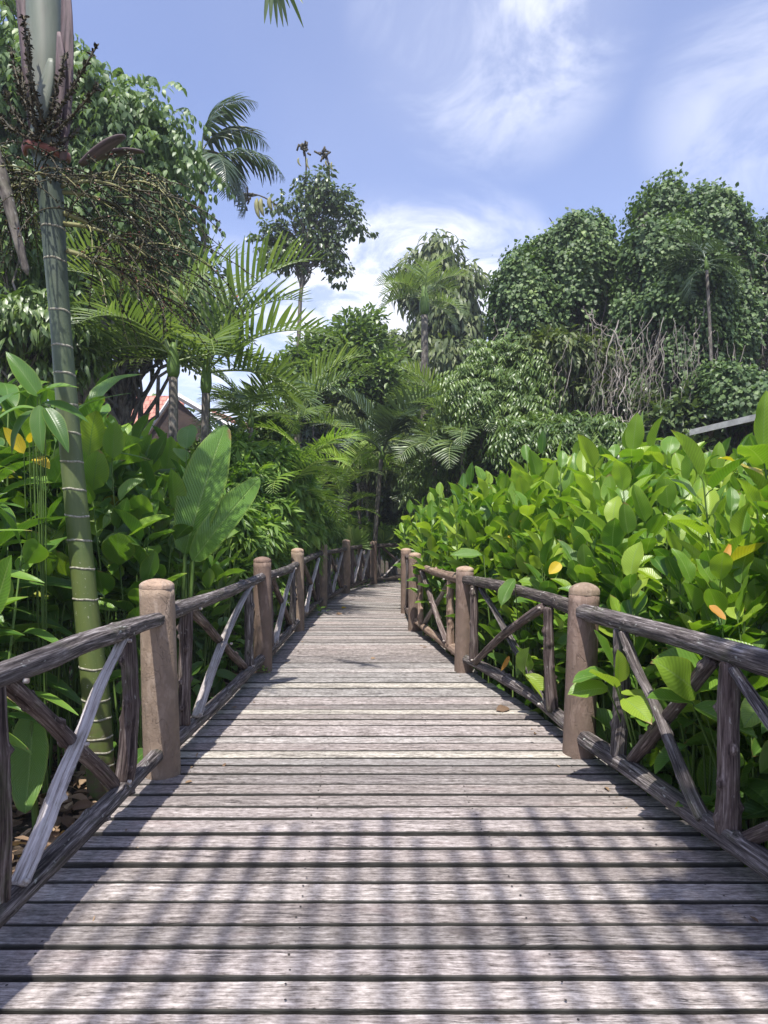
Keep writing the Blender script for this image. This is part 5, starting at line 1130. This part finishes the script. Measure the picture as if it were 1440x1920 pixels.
draped('tallest creeper-smothered tree with a knobbly twin top at the right', (GX(1270, 15), 15, GZ),
       [DM(1250, 430, 15.5, 55, 80, 80), DM(1325, 455, 15, 80, 78, 230), DM(1240, 500, 14.6, 70, 80, 270), DM(1375, 520, 14.6, 50, 80, 240), DM(1185, 570, 14.8, 40, 60, 220), DM(1290, 550, 14.2, 70, 60, 260), DM(1350, 430, 15.4, 35, 45, 90), DM(1215, 450, 15.2, 28, 60, 100)], 105000, .10, 2, strands=70)
draped('dark creeper-covered tree cut by the right edge of the picture', (GX(1470, 16), 16, GZ),
       [DM(1470, 480, 16, 70, 80, 160), DM(1450, 560, 15, 70, 60, 200), DM(1530, 540, 16, 90, 80, 200)], 40000, .11, 3, strands=12, mat='tree_dark')
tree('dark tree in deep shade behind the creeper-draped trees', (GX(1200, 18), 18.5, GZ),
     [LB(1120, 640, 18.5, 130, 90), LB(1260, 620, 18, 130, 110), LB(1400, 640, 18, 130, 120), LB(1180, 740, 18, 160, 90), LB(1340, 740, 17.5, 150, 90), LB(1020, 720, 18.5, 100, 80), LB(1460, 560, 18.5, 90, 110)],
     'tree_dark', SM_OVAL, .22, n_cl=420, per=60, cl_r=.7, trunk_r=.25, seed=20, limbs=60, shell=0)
tree('olive-leaved tree with dull spreading branches under the rounded creeper tree', (GX(1090, 14), 14.2, GZ),
     [LB(1040, 660, 14, 90, 22), LB(1110, 680, 13.8, 60, 18), LB(1090, 740, 13.8, 60, 20), LB(1010, 690, 14, 40, 22)],
     'tree_olive', SM_NARROW, .24, n_cl=70, per=40, cl_r=.4, trunk_r=.08, seed=21, limbs=50, hang=.7, wsc=1.6, updir=.2)
draped('low mound of bright creeper above the grey shelter roof', (GX(1390, 13), 13, GZ), [DM(1370, 740, 12.8, 55, 50, 60), DM(1430, 770, 12.6, 70, 45, 60), DM(1345, 720, 13, 30, 30, 60)], 14000, .10, 5, strands=0)
# tangled dry lianas
g = np.random.default_rng(90); ln_ = thing('dry_liana', 'tangle of pale bare vines hanging in front of the dark trees at the right', 'vines', P(1180, 830, 13.3)); o_ = P(1180, 830, 13.3); vs = MB()
for q in range(95):
    px = g.normal(1225, 95); Y = g.uniform(12.9, 13.6); py0 = g.uniform(590, 700); py1 = py0 + g.uniform(60, 260); py1 = min(py1, 835)
    tube(vs, curve(P(px, py0, Y) - o_, P(px - g.uniform(-10, 60), py1, Y) - o_, (g.normal(0, .12), 0, -.05), 16, wob=.025, g=g), np.linspace(g.uniform(.003, .009), .002, 16), 5, cap=False, rnd=g.random())
for (a, b, c, d, bw) in [(1095, 575, 1150, 620, -.1), (1150, 620, 1180, 790, .15), (1160, 600, 1140, 800, -.2), (1150, 690, 1190, 830, .1), (1180, 700, 1160, 830, -.12), (1110, 580, 1170, 640, -.2), (1165, 780, 1150, 840, .1), (1300, 720, 1280, 790, 0), (1160, 690, 1135, 780, .05), (1200, 770, 1165, 830, -.1), (1150, 765, 1240, 800, -.3)]:
    tube(vs, curve(P(a, b, 13) - o_, P(c, d, 13) - o_, (bw, 0, -.05), 18, wob=.02, g=g), np.linspace(.014, .006, 18), 6, cap=False, rnd=.9)
vs.build('vine_stem', M['vine_stem'], ln_)
# dead hanging stalk at the far left
ds_ = thing('dead_branch', 'bare grey dead branch slanting down at the far left edge', 'branch', P(30, 500, 4.0)); o_ = P(30, 500, 4.0); b_ = MB()
tube(b_, np.vstack([P(-60, 180, 4.0), P(-20, 260, 4), P(3, 330, 4), P(22, 400, 4), P(36, 460, 4), P(48, 505, 4), P(52, 516, 4)]) - o_, np.array([.045, .042, .038, .032, .026, .02, .006]), 12, rough=.05); b_.build('branch', M['trunk'], ds_)
# unseen creeper added on the pergola's right side to darken the deck below
g = np.random.default_rng(401); n = 9000; x = g.uniform(-2.4, 2.6, n); y = g.uniform(-3.3, .40, n); lim = .52 + .12 * np.sin(y * 5) + .08 * np.sin(y * 13 + 1)
keep = (x > lim + g.normal(0, .05, n)) & (g.random(n) < .8); x, y = x[keep], y[keep]; n = len(x)
pc_ = thing('added_shade_creeper', 'creeper spread over the top of the slatted pergola', 'climber', (2.15, -.6, GZ)); lv = MB(); a_ = g.uniform(0, 6.28, n)
scatter(lv, SM_ROUND, np.column_stack([x - 2.15, y + .6, PH - GZ + g.uniform(.03, .30, n)]), np.column_stack([np.cos(a_), np.sin(a_), g.normal(-.1, .3, n)]), np.column_stack([g.normal(0, .3, (n, 2)), np.ones(n)]), g.uniform(.09, .17, n), g=g); lv.build('foliage', LM['vine'], pc_)
sv = MB(); tube(sv, curve((.12, 0, 0), (.0, .1, PH - GZ + .1), (.12, 0, 0), 14, wob=.03), .02, 7); sv.build('vine_stem', M['vine_stem'], pc_)
# distant woods
far_sp = [(330, 30, 780), (420, 34, 800), (500, 36, 790), (580, 32, 720), (660, 36, 700), (760, 36, 700), (860, 34, 690), (950, 34, 680), (1040, 34, 660), (240, 30, 740), (140, 28, 700), (40, 26, 660), (1150, 30, 640), (1280, 30, 620), (1400, 28, 600)]
for i, (px, Y, py) in enumerate(far_sp):
    r_ = 75; tree('rounded far-off tree closing the view beyond the garden', (GX(px, Y), Y, GZ), [LB(px, py + 60, Y, r_, 60), LB(px - 20, py + 140, Y, r_ * 1.1, 70), LB(px + 20, py + 220, Y, r_ * 1.1, 70)], 'tree_mid' if i % 2 else 'tree_dark', SM_OVAL, .42, n_cl=70, per=40, cl_r=1.0, trunk_r=.2, seed=120 + i, limbs=8, shell=0, group='far-off trees beyond the garden')

# ------------------------------------------------------------------ house and shelter
Yh = 22; hs = thing('house', 'house with a red tiled roof and dark gable half hidden behind the left plants', 'house', (GX(330, Yh), Yh, GZ))
hb = np.array([GX(330, Yh), Yh, GZ])
def roof_quad(mb, a, b, c, d, th=.08):
    a, b, c, d = map(np.array, (a, b, c, d)); n = norm(np.cross(b - a, d - a)); V = [a, b, c, d, a - n * th, b - n * th, c - n * th, d - n * th]
    L, H = np.linalg.norm(b - a), np.linalg.norm(d - a); uv = [(0, 0), (L, 0), (L, H), (0, H)] * 2; mb.add(V, [(0, 1, 2, 3), (7, 6, 5, 4), (0, 4, 5, 1), (1, 5, 6, 2), (2, 6, 7, 3), (3, 7, 4, 0)], uv=uv)
W = lambda px, py, Y: P(px, py, Y) - hb
r1 = MB(); roof_quad(r1, W(205, 835, 23), W(345, 835, 23), W(345, 742, 26), W(240, 742, 26)); roof_quad(r1, W(345, 752, 22.4), W(560, 838, 22.4), W(560, 830, 26), W(345, 748, 27)); r1.build('roof', M['tile'], hs, False)
ga = MB(); A, B, C = W(325, 742, 21.5), W(258, 838, 21.5), W(425, 838, 21.5); n_ = np.array([0, .15, 0]); ga.add([A, B, C, A + n_, B + n_, C + n_], [(0, 1, 4, 3), (1, 2, 5, 4), (2, 0, 3, 5)], [(0, 2, 1), (3, 4, 5)]); ga.build('gable', M['darkwood'], hs, False)
bb = MB(); tube(bb, [W(325, 738, 21.4), W(470, 822, 21.4)], .10, 4); tube(bb, [W(325, 738, 21.4), W(255, 842, 21.4)], .05, 4); bb.build('bargeboard', M['white'], hs, False)
wl = MB(); box(wl, tuple(W(215, 835, 22.6)[:2]) + (0,), tuple(W(560, 835, 28)[:2]) + (W(300, 833, 22.6)[2],)); wl.build('wall', M['render'], hs, False)
sh_ = thing('garden_shelter', 'low shelter with a pale grey roof edge behind the right hedge', 'shelter', (GX(1390, 11), 11.5, GZ)); sb_ = np.array([GX(1390, 11), 11.5, GZ])
Wq = lambda px, py, Y: P(px, py, Y) - sb_
r = MB(); a, b, c, d = Wq(1295, 806, 11.6), Wq(1432, 773, 10.4), Wq(1600, 770, 11.2), Wq(1400, 790, 13.2); roof_quad(r, a, b, c, d, .05); r.build('roof', M['roofsheet'], sh_, False)
f_ = MB()
for (p, q, h) in ((Wq(1295, 806, 11.56), Wq(1434, 773, 10.36), .10),):
    dn = np.array([0, 0, -h]); of = norm(np.cross(q - p, [0, 0, 1.0])) * .03; V = [p, q, q + dn, p + dn, p + of, q + of, q + dn + of, p + dn + of]; f_.add(V, [(0, 1, 2, 3), (7, 6, 5, 4), (0, 4, 5, 1), (1, 5, 6, 2), (2, 6, 7, 3), (3, 7, 4, 0)])
f_.build('fascia', M['greywood'], sh_, False)
for (px, Y) in ((1330, 11.5), (1425, 10.7)):
    p = MB(); q = Wq(px, 800, Y); box(p, (q[0] - .05, q[1] - .05, 0), (q[0] + .05, q[1] + .05, q[2] - .08)); p.build('post', M['darkwood'], sh_, False)

# thin haze added to lift the dark tones of shaded foliage
hb_ = bpy.data.meshes.new('haze'); import bmesh
bm = bmesh.new(); bmesh.ops.create_cube(bm, size=1); bm.to_mesh(hb_); bm.free()
ho = bpy.data.objects.new('haze', hb_); COL.objects.link(ho); ho.scale = (310, 370, 20); ho.location = (0, 120, 7.6); ho['kind'] = 'stuff'
k = NT('haze'); v_ = k.n('ShaderNodeVolumePrincipled', {'Color': (.86, .92, 1.0, 1), 'Density': .0018, 'Anisotropy': .3}); k.t.links.new(v_.outputs[0], k.out.inputs[1]); hb_.materials.append(k.m)
